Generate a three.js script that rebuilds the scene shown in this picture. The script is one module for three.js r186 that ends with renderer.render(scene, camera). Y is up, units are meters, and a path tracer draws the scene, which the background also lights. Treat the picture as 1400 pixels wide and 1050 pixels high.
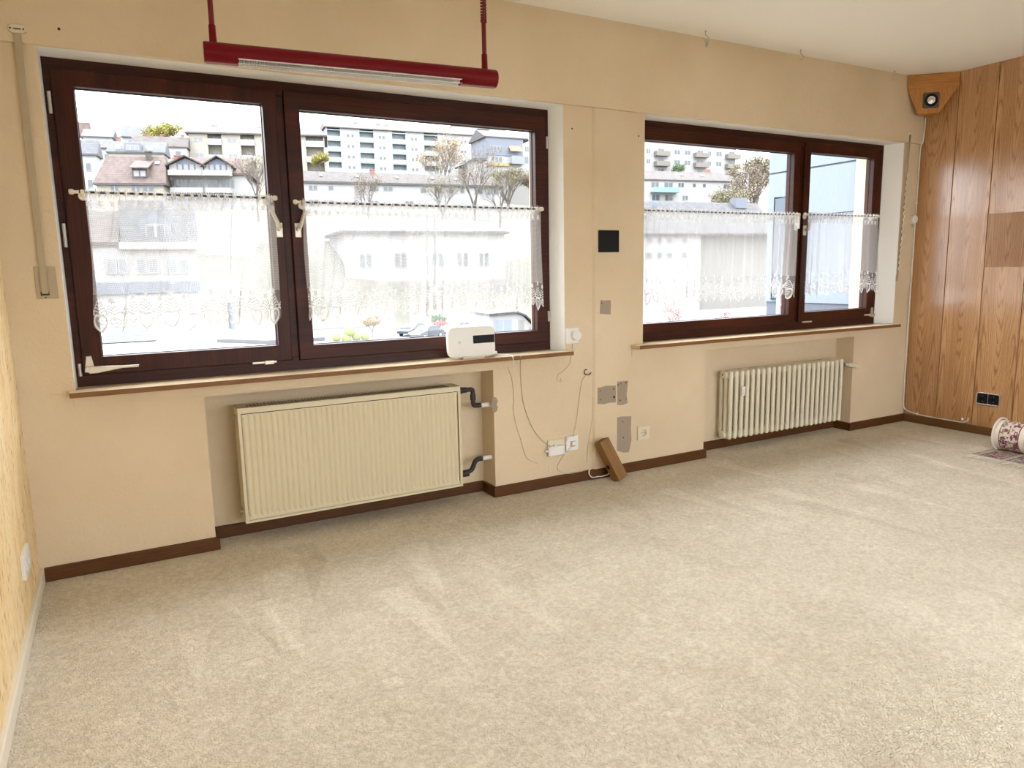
import * as THREE from 'three';
import { RoundedBoxGeometry } from 'three/addons/geometries/RoundedBoxGeometry.js';
import { ConvexGeometry } from 'three/addons/geometries/ConvexGeometry.js';
import { mergeGeometries } from 'three/addons/utils/BufferGeometryUtils.js';

// ---------------------------------------------------------------- camera, sky, exposure
const scene = new THREE.Scene();
const camera = new THREE.PerspectiveCamera(2 * Math.atan(525 / 982.54) * 180 / Math.PI, 1400 / 1050, 0.05, 600);
camera.position.set(0.3405, 1.1699, 3.2396);
camera.rotation.set(-0.1553, -0.5036, -0.0191, 'YXZ');
const renderer = new THREE.WebGLRenderer({ antialias: true });
renderer.toneMapping = THREE.LinearToneMapping;
renderer.toneMappingExposure = 1.12;
renderer.shadowMap.enabled = true;
{ // even overcast sky, three times brighter overhead than at the horizon
  const SKY = 5.0, h = 128, d = new Float32Array(4 * h * 4);
  for (let y = 0; y < h; y++) { const e = Math.max(0, Math.sin(((y + 0.5) / h - 0.5) * Math.PI)), l = SKY * (1 + 2 * e); for (let x = 0; x < 4; x++) d.set([l * 0.96, l, l * 1.06, 1], (y * 4 + x) * 4); }
  const t = new THREE.DataTexture(d, 4, h, THREE.RGBAFormat, THREE.FloatType); t.mapping = THREE.EquirectangularReflectionMapping; t.magFilter = t.minFilter = THREE.LinearFilter; t.needsUpdate = true;
  scene.background = t;
}

// ---------------------------------------------------------------- helpers
const W = 5.4986, H = 2.45, ROOM = 4.7;                 // right wall, ceiling, rear wall
let seed = 7;
const rnd = () => { seed = (seed + 0x6d2b79f5) | 0; let t = Math.imul(seed ^ (seed >>> 15), 1 | seed); t = (t + Math.imul(t ^ (t >>> 7), 61 | t)) ^ t; return ((t ^ (t >>> 14)) >>> 0) / 4294967296; };
const rr = (a, b) => a + (b - a) * rnd();
const lerp = (a, b, t) => a + (b - a) * t;
const sstep = (a, b, x) => { const t = Math.min(1, Math.max(0, (x - a) / (b - a))); return t * t * (3 - 2 * t); };
const V = (x, y, z) => new THREE.Vector3(x, y, z);

const used = new Map();
function numbered(n) { const k = used.get(n) ?? 0; used.set(n, k + 1); return k ? n + '_' + String(k).padStart(3, '0') : n; }
function prep(g, grain) {           // non-indexed, with normals; uv in metres, v along the grain axis
  let q = g.index ? g.toNonIndexed() : g;
  if (!q.attributes.normal) q.computeVertexNormals();
  for (const k of Object.keys(q.attributes)) if (!['position', 'normal', 'uv'].includes(k)) q.deleteAttribute(k);
  if (grain !== 'keep') {
    const p = q.attributes.position, uv = new Float32Array(p.count * 2), a = V(0, 0, 0), b = V(0, 0, 0), c = V(0, 0, 0);
    for (let i = 0; i < p.count; i += 3) {
      a.fromBufferAttribute(p, i); b.fromBufferAttribute(p, i + 1).sub(a); c.fromBufferAttribute(p, i + 2).sub(a); b.cross(c);
      const n = [Math.abs(b.x), Math.abs(b.y), Math.abs(b.z)], ax = n[0] >= n[1] && n[0] >= n[2] ? 0 : n[1] >= n[2] ? 1 : 2;
      const gi = { x: 0, y: 1, z: 2 }[grain || 'y'];
      const left = [0, 1, 2].filter((k) => k !== ax), vi = left.includes(gi) ? gi : left[1], ui = left.find((k) => k !== vi);
      for (let k = 0; k < 3; k++) { uv[(i + k) * 2] = p.getComponent(i + k, ui); uv[(i + k) * 2 + 1] = p.getComponent(i + k, vi); }
    }
    q.setAttribute('uv', new THREE.BufferAttribute(uv, 2));
  } else if (!q.attributes.uv) q.setAttribute('uv', new THREE.BufferAttribute(new Float32Array(q.attributes.position.count * 2), 2));
  return q;
}
const merged = (gs, grain) => { gs = [].concat(gs).map((g) => prep(g, grain)); return gs.length > 1 ? mergeGeometries(gs) : gs[0]; };
function mesh(name, gs, mat, parent = scene, ud, grain) {
  const m = new THREE.Mesh(merged(gs, grain), mat);
  m.name = parent === scene ? numbered(name) : name; m.castShadow = m.receiveShadow = true;
  if (ud) Object.assign(m.userData, ud);
  parent.add(m); return m;
}
function thing(name, label, category, pos = [0, 0, 0], group) {
  const o = new THREE.Group(); o.name = numbered(name); o.position.set(...pos); scene.add(o);
  o.userData = { label, category }; if (group) o.userData.group = group;
  return o;
}
function struct(name) { const o = new THREE.Group(); o.name = name; o.userData = { kind: 'structure' }; scene.add(o); return o; }
const tag = (label, category, group) => group ? { label, category, group } : { label, category };
const bx = (x0, x1, y0, y1, z0, z1) => new THREE.BoxGeometry(x1 - x0, y1 - y0, z1 - z0).translate((x0 + x1) / 2, (y0 + y1) / 2, (z0 + z1) / 2);
const rbx = (x0, x1, y0, y1, z0, z1, r = 0.004, s = 2) => new RoundedBoxGeometry(x1 - x0, y1 - y0, z1 - z0, s, r).translate((x0 + x1) / 2, (y0 + y1) / 2, (z0 + z1) / 2);
function rod(a, b, r0, r1 = r0, seg = 12) {
  a = V(...a); b = V(...b); const d = b.clone().sub(a), g = new THREE.CylinderGeometry(r1, r0, d.length(), seg);
  g.applyQuaternion(new THREE.Quaternion().setFromUnitVectors(V(0, 1, 0), d.clone().normalize()));
  return g.translate((a.x + b.x) / 2, (a.y + b.y) / 2, (a.z + b.z) / 2);
}
const tube = (pts, r, n = 40, seg = 6, tension = 0.5) => new THREE.TubeGeometry(new THREE.CatmullRomCurve3(pts.map((p) => V(...p)), false, 'catmullrom', tension), n, r, seg);
const ball = (x, y, z, r, sx = 1, sy = 1, sz = 1) => new THREE.SphereGeometry(r, 16, 12).scale(sx, sy, sz).translate(x, y, z);
function quad(a, b, c, d) { const g = new THREE.BufferGeometry(); g.setAttribute('position', new THREE.Float32BufferAttribute([...a, ...b, ...c, ...a, ...c, ...d], 3)); g.computeVertexNormals(); return g; }
const rectShape = (x0, y0, x1, y1) => new THREE.Shape([new THREE.Vector2(x0, y0), new THREE.Vector2(x1, y0), new THREE.Vector2(x1, y1), new THREE.Vector2(x0, y1)]);
const rectHole = (x0, y0, x1, y1) => new THREE.Path([new THREE.Vector2(x0, y0), new THREE.Vector2(x0, y1), new THREE.Vector2(x1, y1), new THREE.Vector2(x1, y0)]);
function frameGeo(o, i, z0, z1, bevel = 0.004) {            // rectangular ring between outer o and inner i = [x0, y0, x1, y1]
  const s = rectShape(o[0] + bevel, o[1] + bevel, o[2] - bevel, o[3] - bevel); s.holes.push(rectHole(i[0] - bevel, i[1] - bevel, i[2] + bevel, i[3] + bevel));
  return new THREE.ExtrudeGeometry(s, { depth: z1 - z0 - 2 * bevel, bevelEnabled: true, bevelThickness: bevel, bevelSize: bevel, bevelSegments: 2 }).translate(0, 0, z0 + bevel);
}
function extr(pts, z0, z1, bevel = 0) {
  return new THREE.ExtrudeGeometry(new THREE.Shape(pts.map((p) => new THREE.Vector2(...p))), { depth: z1 - z0 - 2 * bevel, bevelEnabled: bevel > 0, bevelThickness: bevel, bevelSize: bevel, bevelOffset: -bevel, bevelSegments: 2 }).translate(0, 0, z0 + bevel);
}
const sideExtr = (pts, x0, x1) => extr(pts, -x1, -x0).rotateY(-Math.PI / 2);      // profile in [z, y], run along x
function roundRect(w, h, r) {
  const s = new THREE.Shape(); s.moveTo(-w / 2 + r, -h / 2); s.lineTo(w / 2 - r, -h / 2); s.quadraticCurveTo(w / 2, -h / 2, w / 2, -h / 2 + r); s.lineTo(w / 2, h / 2 - r); s.quadraticCurveTo(w / 2, h / 2, w / 2 - r, h / 2);
  s.lineTo(-w / 2 + r, h / 2); s.quadraticCurveTo(-w / 2, h / 2, -w / 2, h / 2 - r); s.lineTo(-w / 2, -h / 2 + r); s.quadraticCurveTo(-w / 2, -h / 2, -w / 2 + r, -h / 2); return s;
}

// ---------------------------------------------------------------- textures
const hash = (x, y, s) => { let h = Math.imul(x, 374761393) ^ Math.imul(y, 668265263) ^ Math.imul(s, 2147483647 ^ 1274126177); h = Math.imul(h ^ (h >>> 13), 1274126177); return ((h ^ (h >>> 16)) >>> 0) / 4294967296; };
function vn(x, y, px, py, s) {      // value noise that repeats after px, py cells
  const xi = Math.floor(x), yi = Math.floor(y), fx = x - xi, fy = y - yi, ux = fx * fx * (3 - 2 * fx), uy = fy * fy * (3 - 2 * fy);
  const m = (a, b) => ((a % b) + b) % b, x0 = m(xi, px), x1 = m(xi + 1, px), y0 = m(yi, py), y1 = m(yi + 1, py);
  return lerp(lerp(hash(x0, y0, s), hash(x1, y0, s), ux), lerp(hash(x0, y1, s), hash(x1, y1, s), ux), uy);
}
function fbm(u, v, cu, cv, oct, s) { let a = 0, w = 0.5, t = 0; for (let o = 0; o < oct; o++) { a += w * vn(u * cu, v * cv, cu, cv, s + o); t += w; w *= 0.5; cu *= 2; cv *= 2; } return a / t; }
function tex(w, h, fn, { srgb = true, sx = 1, sy = 1 } = {}) {   // sx, sy: metres covered by the picture
  const d = new Uint8Array(w * h * 4);
  for (let y = 0; y < h; y++) for (let x = 0; x < w; x++) {
    const c = fn((x + 0.5) / w, (y + 0.5) / h), o = (y * w + x) * 4;
    if (typeof c === 'number') d[o] = d[o + 1] = d[o + 2] = Math.max(0, Math.min(255, c * 255));
    else for (let k = 0; k < 3; k++) d[o + k] = Math.max(0, Math.min(255, c[k]));
    d[o + 3] = 255;
  }
  const t = new THREE.DataTexture(d, w, h); t.magFilter = THREE.LinearFilter; t.minFilter = THREE.LinearFilter; t.wrapS = t.wrapT = THREE.RepeatWrapping;
  if (srgb) t.colorSpace = THREE.SRGBColorSpace; t.repeat.set(1 / sx, 1 / sy); t.needsUpdate = true; return t;
}
const mix3 = (a, b, t) => [lerp(a[0], b[0], t), lerp(a[1], b[1], t), lerp(a[2], b[2], t)];
const std = (o) => new THREE.MeshStandardMaterial({ roughness: 0.7, metalness: 0, ...o });
const phy = (o) => new THREE.MeshPhysicalMaterial({ roughness: 0.7, metalness: 0, ...o });
const col = (r, g, b) => new THREE.Color(r, g, b);

const plasterBump = tex(512, 512, (u, v) => 0.55 * fbm(u, v, 40, 40, 3, 11) + 0.45 * Math.pow(vn(u * 64, v * 64, 64, 64, 12), 2), { srgb: false, sx: 0.5, sy: 0.5 });
const plasterMap = tex(512, 512, (u, v) => { const n = fbm(u, v, 4, 4, 5, 21) - 0.5; return [222 + n * 22, 205 + n * 24, 177 + n * 28]; }, { sx: 1.7, sy: 1.7 });
const carpetBump = tex(1024, 1024, (u, v) => 0.45 * fbm(u, v, 36, 36, 3, 31) + 0.55 * fbm(u, v, 150, 150, 2, 32), { srgb: false });
const FZ0 = -0.16, FX1 = W + 0.05, FL = ROOM + 0.1 - FZ0;
// vacuum tracks in the pile near the windows: wedge-shaped strokes
const strokes = [];
for (let i = 0; i < 70; i++) strokes.push({ x: rr(0, W), z: rr(0.1, 0.9), l: rr(0.25, 0.8), w: rr(0.03, 0.09), a: rr(-0.35, 0.25), s: rr(-1, 1) });
const dents = [[0.95, 1.37, 0.03], [0.62, 1.05, 0.028], [0.73, 0.64, 0.03], [1.94, 0.72, 0.02], [2.0, 1.05, 0.022], [1.66, 0.83, 0.018], [2.63, 0.92, 0.022], [2.82, 0.75, 0.016], [3.48, 1.13, 0.03], [3.0, 1.44, 0.03], [1.55, 1.9, 0.022], [2.5, 0.5, 0.015], [0.95, 2.1, 0.02]];
const carpetMap = tex(2048, 2048, (u, v) => {
  const x = u * FX1, z = FZ0 + v * FL;
  let t = 0.5 + 0.5 * (fbm(u, v, 6, 6, 4, 41) - 0.5) + 0.3 * (fbm(u, v, 40, 40, 3, 43) - 0.5);
  t += 0.4 * (fbm(u, v, 300, 300, 2, 42) - 0.5) + 0.5 * (vn(u * 720, v * 720, 720, 720, 45) - 0.5);
  for (const s of strokes) {
    const dz = z - s.z; if (dz < 0 || dz > s.l) continue;
    const w = s.w * (1 - dz / s.l), d = Math.abs(x - s.x - s.a * dz); if (d < w) t += 0.2 * s.s * Math.min(1, (w - d) / 0.006) * Math.min(1, dz / 0.03);
  }
  for (const [dx, dz, r] of dents) { const d = Math.max(Math.abs(x - dx), Math.abs(z - dz)) + 0.012 * (fbm(u, v, 200, 200, 2, 47) - 0.5); if (d < r) t += 0.22 * sstep(r, r - 0.006, d) * (z > dz - r * 0.6 ? 1 : -1.2); }  // furniture dents: crushed pile lighter, shade along the window-side edge painted darker
  return mix3([194, 182, 160], [238, 230, 212], t);
});
function veneer(s, dark = [146, 98, 56], light = [222, 178, 128]) {
  const xc = 0.35 + 0.3 * hash(s, 1, 5), y0 = hash(s, 2, 5) * 2;
  return tex(512, 2048, (u, v) => {
    const n = fbm(u, v, 3, 5, 3, s), dx = (u - xc) * 2, f = 2.2 * dx * dx + 1.5 * Math.abs(dx) + 5.5 * (v + y0 + 0.12 * n) * (0.35 + 0.65 * Math.exp(-2.5 * dx * dx)) + 0.5 * n;
    const ring = f * 3.2 % 1, line = Math.pow(Math.abs(ring * 2 - 1), 3.5);
    const streak = fbm(u, v, 90, 6, 3, s + 9), pore = Math.pow(vn(u * 240, v * 110, 240, 110, s + 17), 4);
    const t = 0.62 + 0.5 * (streak - 0.5) - 0.55 * line - 0.4 * pore + 0.45 * (fbm(u, v, 5, 3, 2, s + 33) - 0.5);
    return mix3(dark, light, Math.max(0, Math.min(1, t)));
  }, { sx: 0.2524, sy: 2.46 });
}
const veneers = [veneer(101), veneer(131), veneer(161)];
const oakMap = tex(512, 1024, (u, v) => { const s = fbm(u, v, 70, 5, 3, 61), n = fbm(u, v, 4, 6, 3, 62), l = Math.pow(Math.abs(((u * 4 + n * 1.5 + v) % 0.5) * 4 - 1), 6); return mix3([150, 98, 46], [216, 164, 96], 0.55 + 0.7 * (s - 0.5) + 0.35 * (n - 0.5) - 0.18 * l); }, { sx: 0.2, sy: 0.5 });
const frameMap = tex(512, 1024, (u, v) => { const s = fbm(u, v, 60, 4, 3, 71), n = fbm(u, v, 3, 4, 3, 72), p = Math.pow(vn(u * 200, v * 60, 200, 60, 73), 4); return mix3([34, 12, 5], [88, 38, 14], 0.5 + 0.8 * (s - 0.5) + 0.4 * (n - 0.5) - 0.25 * p); }, { sx: 0.25, sy: 0.9 });
const paperMap = tex(1024, 1024, (u, v) => {
  const s = fbm(u, v, 44, 5, 4, 81), n = fbm(u, v, 7, 4, 4, 82), sp = Math.pow(vn(u * 150, v * 60, 150, 60, 83), 7), g = fbm(u, v, 120, 120, 2, 84);
  let c = mix3([238, 202, 140], [254, 240, 204], 0.5 + 0.9 * (s - 0.5) + 0.5 * (n - 0.5) + 0.35 * (g - 0.5));
  return mix3(c, [150, 96, 48], 0.55 * sp);
}, { sx: 1.5, sy: 1.5 });
const rugMap = tex(1024, 1024, (u, v) => {       // one metre; v runs in from the fringed long edge
  let c = v < 0.035 || (v > 0.15 && v < 0.185) ? [240, 231, 214] : v < 0.15 ? [226, 206, 196] : [238, 230, 216];
  const fl = (k, sd, th) => fbm(u, v, k, k, 2, sd) > th;
  if (v > 0.035 && v < 0.15) { if (fl(64, 91, 0.62)) c = [150, 84, 92]; if (fl(80, 92, 0.66)) c = [96, 66, 84]; if (fl(56, 93, 0.68)) c = [150, 146, 110]; }
  if (v > 0.19) { if (fl(60, 94, 0.64)) c = [120, 132, 158]; if (fl(74, 95, 0.67)) c = [52, 56, 84]; if (fl(58, 96, 0.69)) c = [178, 140, 138]; if (fl(66, 97, 0.7)) c = [116, 122, 92]; }
  for (const e of [0.035, 0.15, 0.187]) if (Math.abs(v - e) < 0.003) c = [128, 100, 92];
  const n = (fbm(u, v, 250, 250, 2, 98) - 0.5) * 30; return [c[0] + n, c[1] + n, c[2] + n];
});
// lace: drawn as a mask of threads, one motif wide
function lace() {
  const w = 512, h = 2048, c = document.createElement('canvas'); c.width = w; c.height = h; const g = c.getContext('2d');
  const Y = (m) => m / 0.55 * h, X = (m) => m / 0.105 * w;      // metres from the top / from the left
  const K = (a) => 'rgb(' + [a, a, a].map((q) => Math.round(q * 255)) + ')';
  g.fillStyle = K(0.12); g.fillRect(0, 0, w, h);
  g.lineCap = 'round';
  g.strokeStyle = K(0.62); g.lineWidth = 7;                    // filet net
  for (let x = 0; x <= w; x += w / 24) { g.beginPath(); g.moveTo(x, Y(0.02)); g.lineTo(x, Y(0.4)); g.stroke(); }
  for (let y = Y(0.02); y < Y(0.4); y += Y(0.0044)) { g.beginPath(); g.moveTo(0, y); g.lineTo(w, y); g.stroke(); }
  const leaf = (x, y, l, a, wd, al) => { g.save(); g.translate(x, y); g.rotate(a); g.fillStyle = K(al); g.beginPath(); g.moveTo(0, 0); g.quadraticCurveTo(wd, -l / 2, 0, -l); g.quadraticCurveTo(-wd, -l / 2, 0, 0); g.fill(); g.restore(); };
  const star = (x, y, r, al) => { for (let k = 0; k < 6; k++) leaf(x, y, r, k * Math.PI / 3, r * 0.42, al); };
  // heading and flower band below the rod
  g.fillStyle = K(0.05); g.fillRect(0, 0, w, Y(0.02));
  for (let k = 0; k < 4; k++) { const x = w * (k + 0.5) / 4; for (const a of [-0.7, 0, 0.7]) leaf(x, Y(0.028), Y(0.026), a, 26, 0.95); for (const a of [-2.3, -3.14, 2.3]) leaf(x, Y(0.018), Y(0.03), a, 24, 0.95); }
  for (let k = 0; k < 2; k++) { star(w * (k + 0.5) / 2, Y(0.062), Y(0.017), 1); for (const s of [-1, 1]) for (let j = 0; j < 3; j++) leaf(w * (k + 0.5) / 2 + s * 30, Y(0.055 + j * 0.012), Y(0.016), s * 1.2, 16, 0.9); }
  // bottom border: open ground with stars, nested arches and hearts
  const yb = 0.4; g.fillStyle = K(0.14); g.fillRect(0, Y(yb), w, h - Y(yb));
  g.strokeStyle = K(0.45); g.lineWidth = 3;
  for (let x = 0; x <= w; x += w / 24) { g.beginPath(); g.moveTo(x, Y(yb)); g.lineTo(x, h); g.stroke(); }
  for (let y = Y(yb); y < h; y += Y(0.0045)) { g.beginPath(); g.moveTo(0, y); g.lineTo(w, y); g.stroke(); }
  for (const x of [0, w]) star(x, Y(0.418), Y(0.016), 1);
  star(w / 2, Y(0.405), Y(0.017), 1);
  g.strokeStyle = K(1);
  for (const cx of [0, w / 2, w]) for (let k = 0; k < 4; k++) {
    g.lineWidth = 13; const y0 = Y(0.425 + k * 0.012 + (cx === w / 2 ? 0 : 0.012)), s = 0.36 + 0.14 * k;
    for (const d of [-1, 1]) { g.beginPath(); g.moveTo(cx, y0 + Y(0.012)); g.quadraticCurveTo(cx + d * X(0.03) * s, y0 - Y(0.012), cx + d * X(0.046) * s, y0 + Y(0.016)); g.stroke(); }
  }
  const heart = (cx, yt, hw, hh, lw) => {
    const P = () => { g.beginPath(); g.moveTo(cx, yt + hh); g.bezierCurveTo(cx - hw * 1.5, yt + hh * 0.52, cx - hw * 0.95, yt - hh * 0.14, cx, yt + hh * 0.14); g.bezierCurveTo(cx + hw * 0.95, yt - hh * 0.14, cx + hw * 1.5, yt + hh * 0.52, cx, yt + hh); g.closePath(); };
    P(); g.fillStyle = K(0.36); g.fill(); g.lineWidth = lw; g.strokeStyle = K(1); g.stroke();
    for (const [dx, dy] of [[-0.22, 0.36], [0.22, 0.36], [0, 0.56]]) { g.beginPath(); g.ellipse(cx + dx * hw, yt + dy * hh, X(0.0035), Y(0.0035), 0, 0, 7); g.lineWidth = 9; g.stroke(); }
  };
  // cut the scallops, then draw the hearts over the edge
  g.fillStyle = K(0); g.beginPath(); g.moveTo(0, h);
  g.lineTo(0, Y(0.522)); g.lineTo(X(0.009), Y(0.515)); g.lineTo(X(0.016), Y(0.51)); g.quadraticCurveTo(X(0.026), Y(0.53), w / 2, Y(0.546)); g.quadraticCurveTo(w - X(0.026), Y(0.53), w - X(0.016), Y(0.51)); g.lineTo(w - X(0.009), Y(0.515)); g.lineTo(w, Y(0.522)); g.lineTo(w, h); g.fill();
  heart(w / 2, Y(0.474), X(0.027), Y(0.068), 36);
  for (const x of [0, w]) heart(x, Y(0.484), X(0.015), Y(0.036), 20);
  const t = new THREE.CanvasTexture(c); t.wrapS = THREE.RepeatWrapping; t.wrapT = THREE.ClampToEdgeWrapping; t.magFilter = THREE.LinearFilter; t.repeat.set(1 / 0.105, 1); return t;
}
const tileMap = tex(256, 256, (u, v) => { const row = v * 16, k = Math.floor(row), f = row - k, n = hash(Math.floor(u * 16 + (k % 2) * 0.5) % 16, k, 3); return 0.72 + 0.2 * n - (f < 0.16 ? 0.18 : 0) + 0.1 * (fbm(u, v, 5, 5, 3, 7) - 0.5); }, { sx: 4.8, sy: 5.2 });
const groundMap = tex(512, 512, (u, v) => { const n = fbm(u, v, 6, 6, 5, 201), m = fbm(u, v, 40, 40, 3, 202); return mix3([66, 66, 58], [106, 102, 94], 0.3 + 0.9 * (n - 0.3) + 0.3 * (m - 0.5)); }, { sx: 60, sy: 60 });

// ---------------------------------------------------------------- materials
const M = {
  plaster: std({ color: col(0.98, 0.96, 0.92), map: plasterMap, bumpMap: plasterBump, bumpScale: 0.0012, roughness: 0.93 }),
  reveal: std({ color: col(0.88, 0.88, 0.85), bumpMap: plasterBump, bumpScale: 0.0006, roughness: 0.6 }),  // whiter than the wall: window light falling on the reveals put into the colour
  bare: std({ color: col(0.36, 0.29, 0.215), bumpMap: plasterBump, bumpScale: 0.0008, roughness: 0.98 }),
  ceiling: std({ color: col(0.96, 0.94, 0.89), bumpMap: plasterBump, bumpScale: 0.0004, roughness: 0.95 }),
  carpet: std({ map: carpetMap, bumpMap: carpetBump, bumpScale: 0.011, roughness: 1 }),
  paper: std({ map: paperMap, bumpMap: plasterBump, bumpScale: 0.002, roughness: 0.8 }),
  planks: veneers.map((m) => phy({ map: m, roughness: 0.26, clearcoat: 1, clearcoatRoughness: 0.22 })),
  plankDark: std({ map: veneers[1], color: col(0.72, 0.68, 0.64), roughness: 0.45 }),
  groove: std({ color: col(0.05, 0.028, 0.015), roughness: 0.9 }),
  baseDark: phy({ map: oakMap, color: col(0.2, 0.155, 0.12), roughness: 0.55, specularIntensity: 0.6 }),
  baseBrown: std({ map: oakMap, color: col(0.3, 0.27, 0.23), roughness: 0.55 }),
  basePale: std({ color: col(0.8, 0.74, 0.62), roughness: 0.6, bumpMap: plasterBump, bumpScale: 0.0004 }),
  frame: phy({ map: frameMap, roughness: 0.4, specularIntensity: 0.45 }),
  gasket: std({ color: col(0.02, 0.02, 0.02), roughness: 0.7 }),
  glass: phy({ color: col(1, 1, 1), transmission: 1, roughness: 0, thickness: 0, ior: 1.5, specularIntensity: 0.7 }),
  sill: std({ color: col(0.86, 0.82, 0.74), roughness: 0.25, map: plasterMap }),  // sky glare on the sill top put into this paler colour
  sillEdge: std({ map: oakMap, color: col(0.42, 0.37, 0.33), roughness: 0.6 }),
  steel: std({ color: col(0.62, 0.57, 0.48), metalness: 0.75, roughness: 0.38 }),
  zinc: std({ color: col(0.55, 0.52, 0.47), metalness: 0.6, roughness: 0.5 }),
  ivory: std({ color: col(0.8, 0.72, 0.58), roughness: 0.45 }),
  rodDark: std({ color: col(0.05, 0.04, 0.035), roughness: 0.4 }),
  whitePlastic: std({ color: col(0.82, 0.81, 0.78), roughness: 0.38 }),
  creamPlastic: std({ color: col(0.72, 0.65, 0.5), roughness: 0.42 }),
  blackPlastic: phy({ color: col(0.008, 0.008, 0.009), roughness: 0.5, specularIntensity: 0.4 }),
  blackPipe: std({ color: col(0.02, 0.017, 0.016), roughness: 0.5 }),
  greyCord: std({ color: col(0.5, 0.42, 0.31), roughness: 0.7 }),
  whiteCord: std({ color: col(0.82, 0.8, 0.76), roughness: 0.55 }),
  red: phy({ color: col(0.16, 0.002, 0.006), roughness: 0.4, specularIntensity: 0.35 }),
  redCord: std({ color: col(0.16, 0.004, 0.008), roughness: 0.6 }),
  radiator: std({ color: col(0.7, 0.62, 0.43), roughness: 0.42 }),
  radiatorGrille: std({ color: col(0.3, 0.27, 0.21), roughness: 0.6 }),
  hollow: std({ color: col(0.03, 0.027, 0.022), roughness: 0.9 }),
  columnRad: std({ color: col(0.78, 0.73, 0.58), roughness: 0.4 }),
  wood: std({ map: oakMap, color: col(0.5, 0.52, 0.52), roughness: 0.6 }),
  speakerWood: std({ map: oakMap, color: col(1, 0.88, 0.66), roughness: 0.45 }),
  strap: std({ color: col(0.46, 0.38, 0.26), roughness: 0.85 }),
  chrome: std({ color: col(0.8, 0.79, 0.77), metalness: 0.9, roughness: 0.2 }),
  rug: std({ map: rugMap, roughness: 0.95, bumpMap: carpetBump, bumpScale: 0.002 }),
  rugBack: std({ color: col(0.62, 0.55, 0.42), roughness: 0.95 }),
  fringe: std({ color: col(0.82, 0.78, 0.68), roughness: 0.9 }),
  lace: phy({ color: col(0.72, 0.72, 0.72), transmission: 0.15, roughness: 1, thickness: 0, side: THREE.DoubleSide, transparent: true, alphaMap: lace(), specularIntensity: 0.1 }),
  // outdoors
  white: std({ color: col(0.2, 0.2, 0.197), roughness: 0.9 }),
  cream: std({ color: col(0.205, 0.192, 0.158), roughness: 0.9 }),
  yellowWall: std({ color: col(0.2, 0.155, 0.06), roughness: 0.9 }),
  concrete: std({ color: col(0.13, 0.127, 0.118), roughness: 0.9 }),
  pane: std({ color: col(0.05, 0.06, 0.065), roughness: 0.08 }),
  paneLight: std({ color: col(0.1, 0.11, 0.115), roughness: 0.1 }),
  winFrame: std({ color: col(0.17, 0.17, 0.167), roughness: 0.6 }),
  roofPink: std({ map: tileMap, color: col(0.085, 0.058, 0.05), roughness: 0.9 }),
  roofRed: std({ map: tileMap, color: col(0.085, 0.052, 0.044), roughness: 0.9 }),
  roofBrown: std({ map: tileMap, color: col(0.072, 0.062, 0.057), roughness: 0.9 }),
  roofGrey: std({ map: tileMap, color: col(0.06, 0.06, 0.063), roughness: 0.85 }),
  slate: std({ map: tileMap, color: col(0.05, 0.054, 0.062), roughness: 0.7 }),
  slateWall: std({ color: col(0.08, 0.092, 0.115), roughness: 0.7 }),
  parapet: std({ color: col(0.165, 0.185, 0.19), roughness: 0.6 }),
  teal: std({ color: col(0.06, 0.078, 0.083), roughness: 0.7 }),
  tealPale: std({ color: col(0.17, 0.21, 0.22), roughness: 0.6 }),
  orange: std({ color: col(0.32, 0.1, 0.05), roughness: 0.8 }),
  balcony: std({ color: col(0.105, 0.096, 0.084), roughness: 0.9 }),
  blueBalcony: std({ color: col(0.1, 0.17, 0.2), roughness: 0.7 }),
  blueWall: std({ color: col(0.125, 0.148, 0.176), roughness: 0.75 }),
  blueJoint: std({ color: col(0.06, 0.075, 0.095), roughness: 0.75 }),
  brick: std({ color: col(0.16, 0.07, 0.055), roughness: 0.9 }),
  bark: std({ color: col(0.07, 0.058, 0.048), roughness: 0.95 }),
  leafYellow: std({ color: col(0.16, 0.145, 0.02), roughness: 0.8, side: THREE.DoubleSide }),
  leafOlive: std({ color: col(0.1, 0.09, 0.045), roughness: 0.85, side: THREE.DoubleSide }),
  leafBrown: std({ color: col(0.105, 0.082, 0.058), roughness: 0.85, side: THREE.DoubleSide }),
  leafGreen: std({ color: col(0.05, 0.095, 0.035), roughness: 0.8, side: THREE.DoubleSide }),
  leafLime: std({ color: col(0.13, 0.165, 0.025), roughness: 0.8, side: THREE.DoubleSide }),
  leafOrange: std({ color: col(0.19, 0.125, 0.05), roughness: 0.85, side: THREE.DoubleSide }),
  leafPink: std({ color: col(0.24, 0.08, 0.075), roughness: 0.85, side: THREE.DoubleSide }),
  ground: std({ map: groundMap, roughness: 0.95 }),
  street: std({ color: col(0.1, 0.1, 0.098), roughness: 0.9 }),
  roofWhite: std({ color: col(0.17, 0.17, 0.168), roughness: 0.9 }),
  corrugated: std({ color: col(0.13, 0.145, 0.14), roughness: 0.7 }),
  car: phy({ color: col(0.03, 0.042, 0.055), roughness: 0.25, clearcoat: 1, clearcoatRoughness: 0.08 }),
  carLight: phy({ color: col(0.5, 0.52, 0.54), roughness: 0.25, clearcoat: 1, clearcoatRoughness: 0.08 }),
  tyre: std({ color: col(0.02, 0.02, 0.02), roughness: 0.8 }),
};

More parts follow.
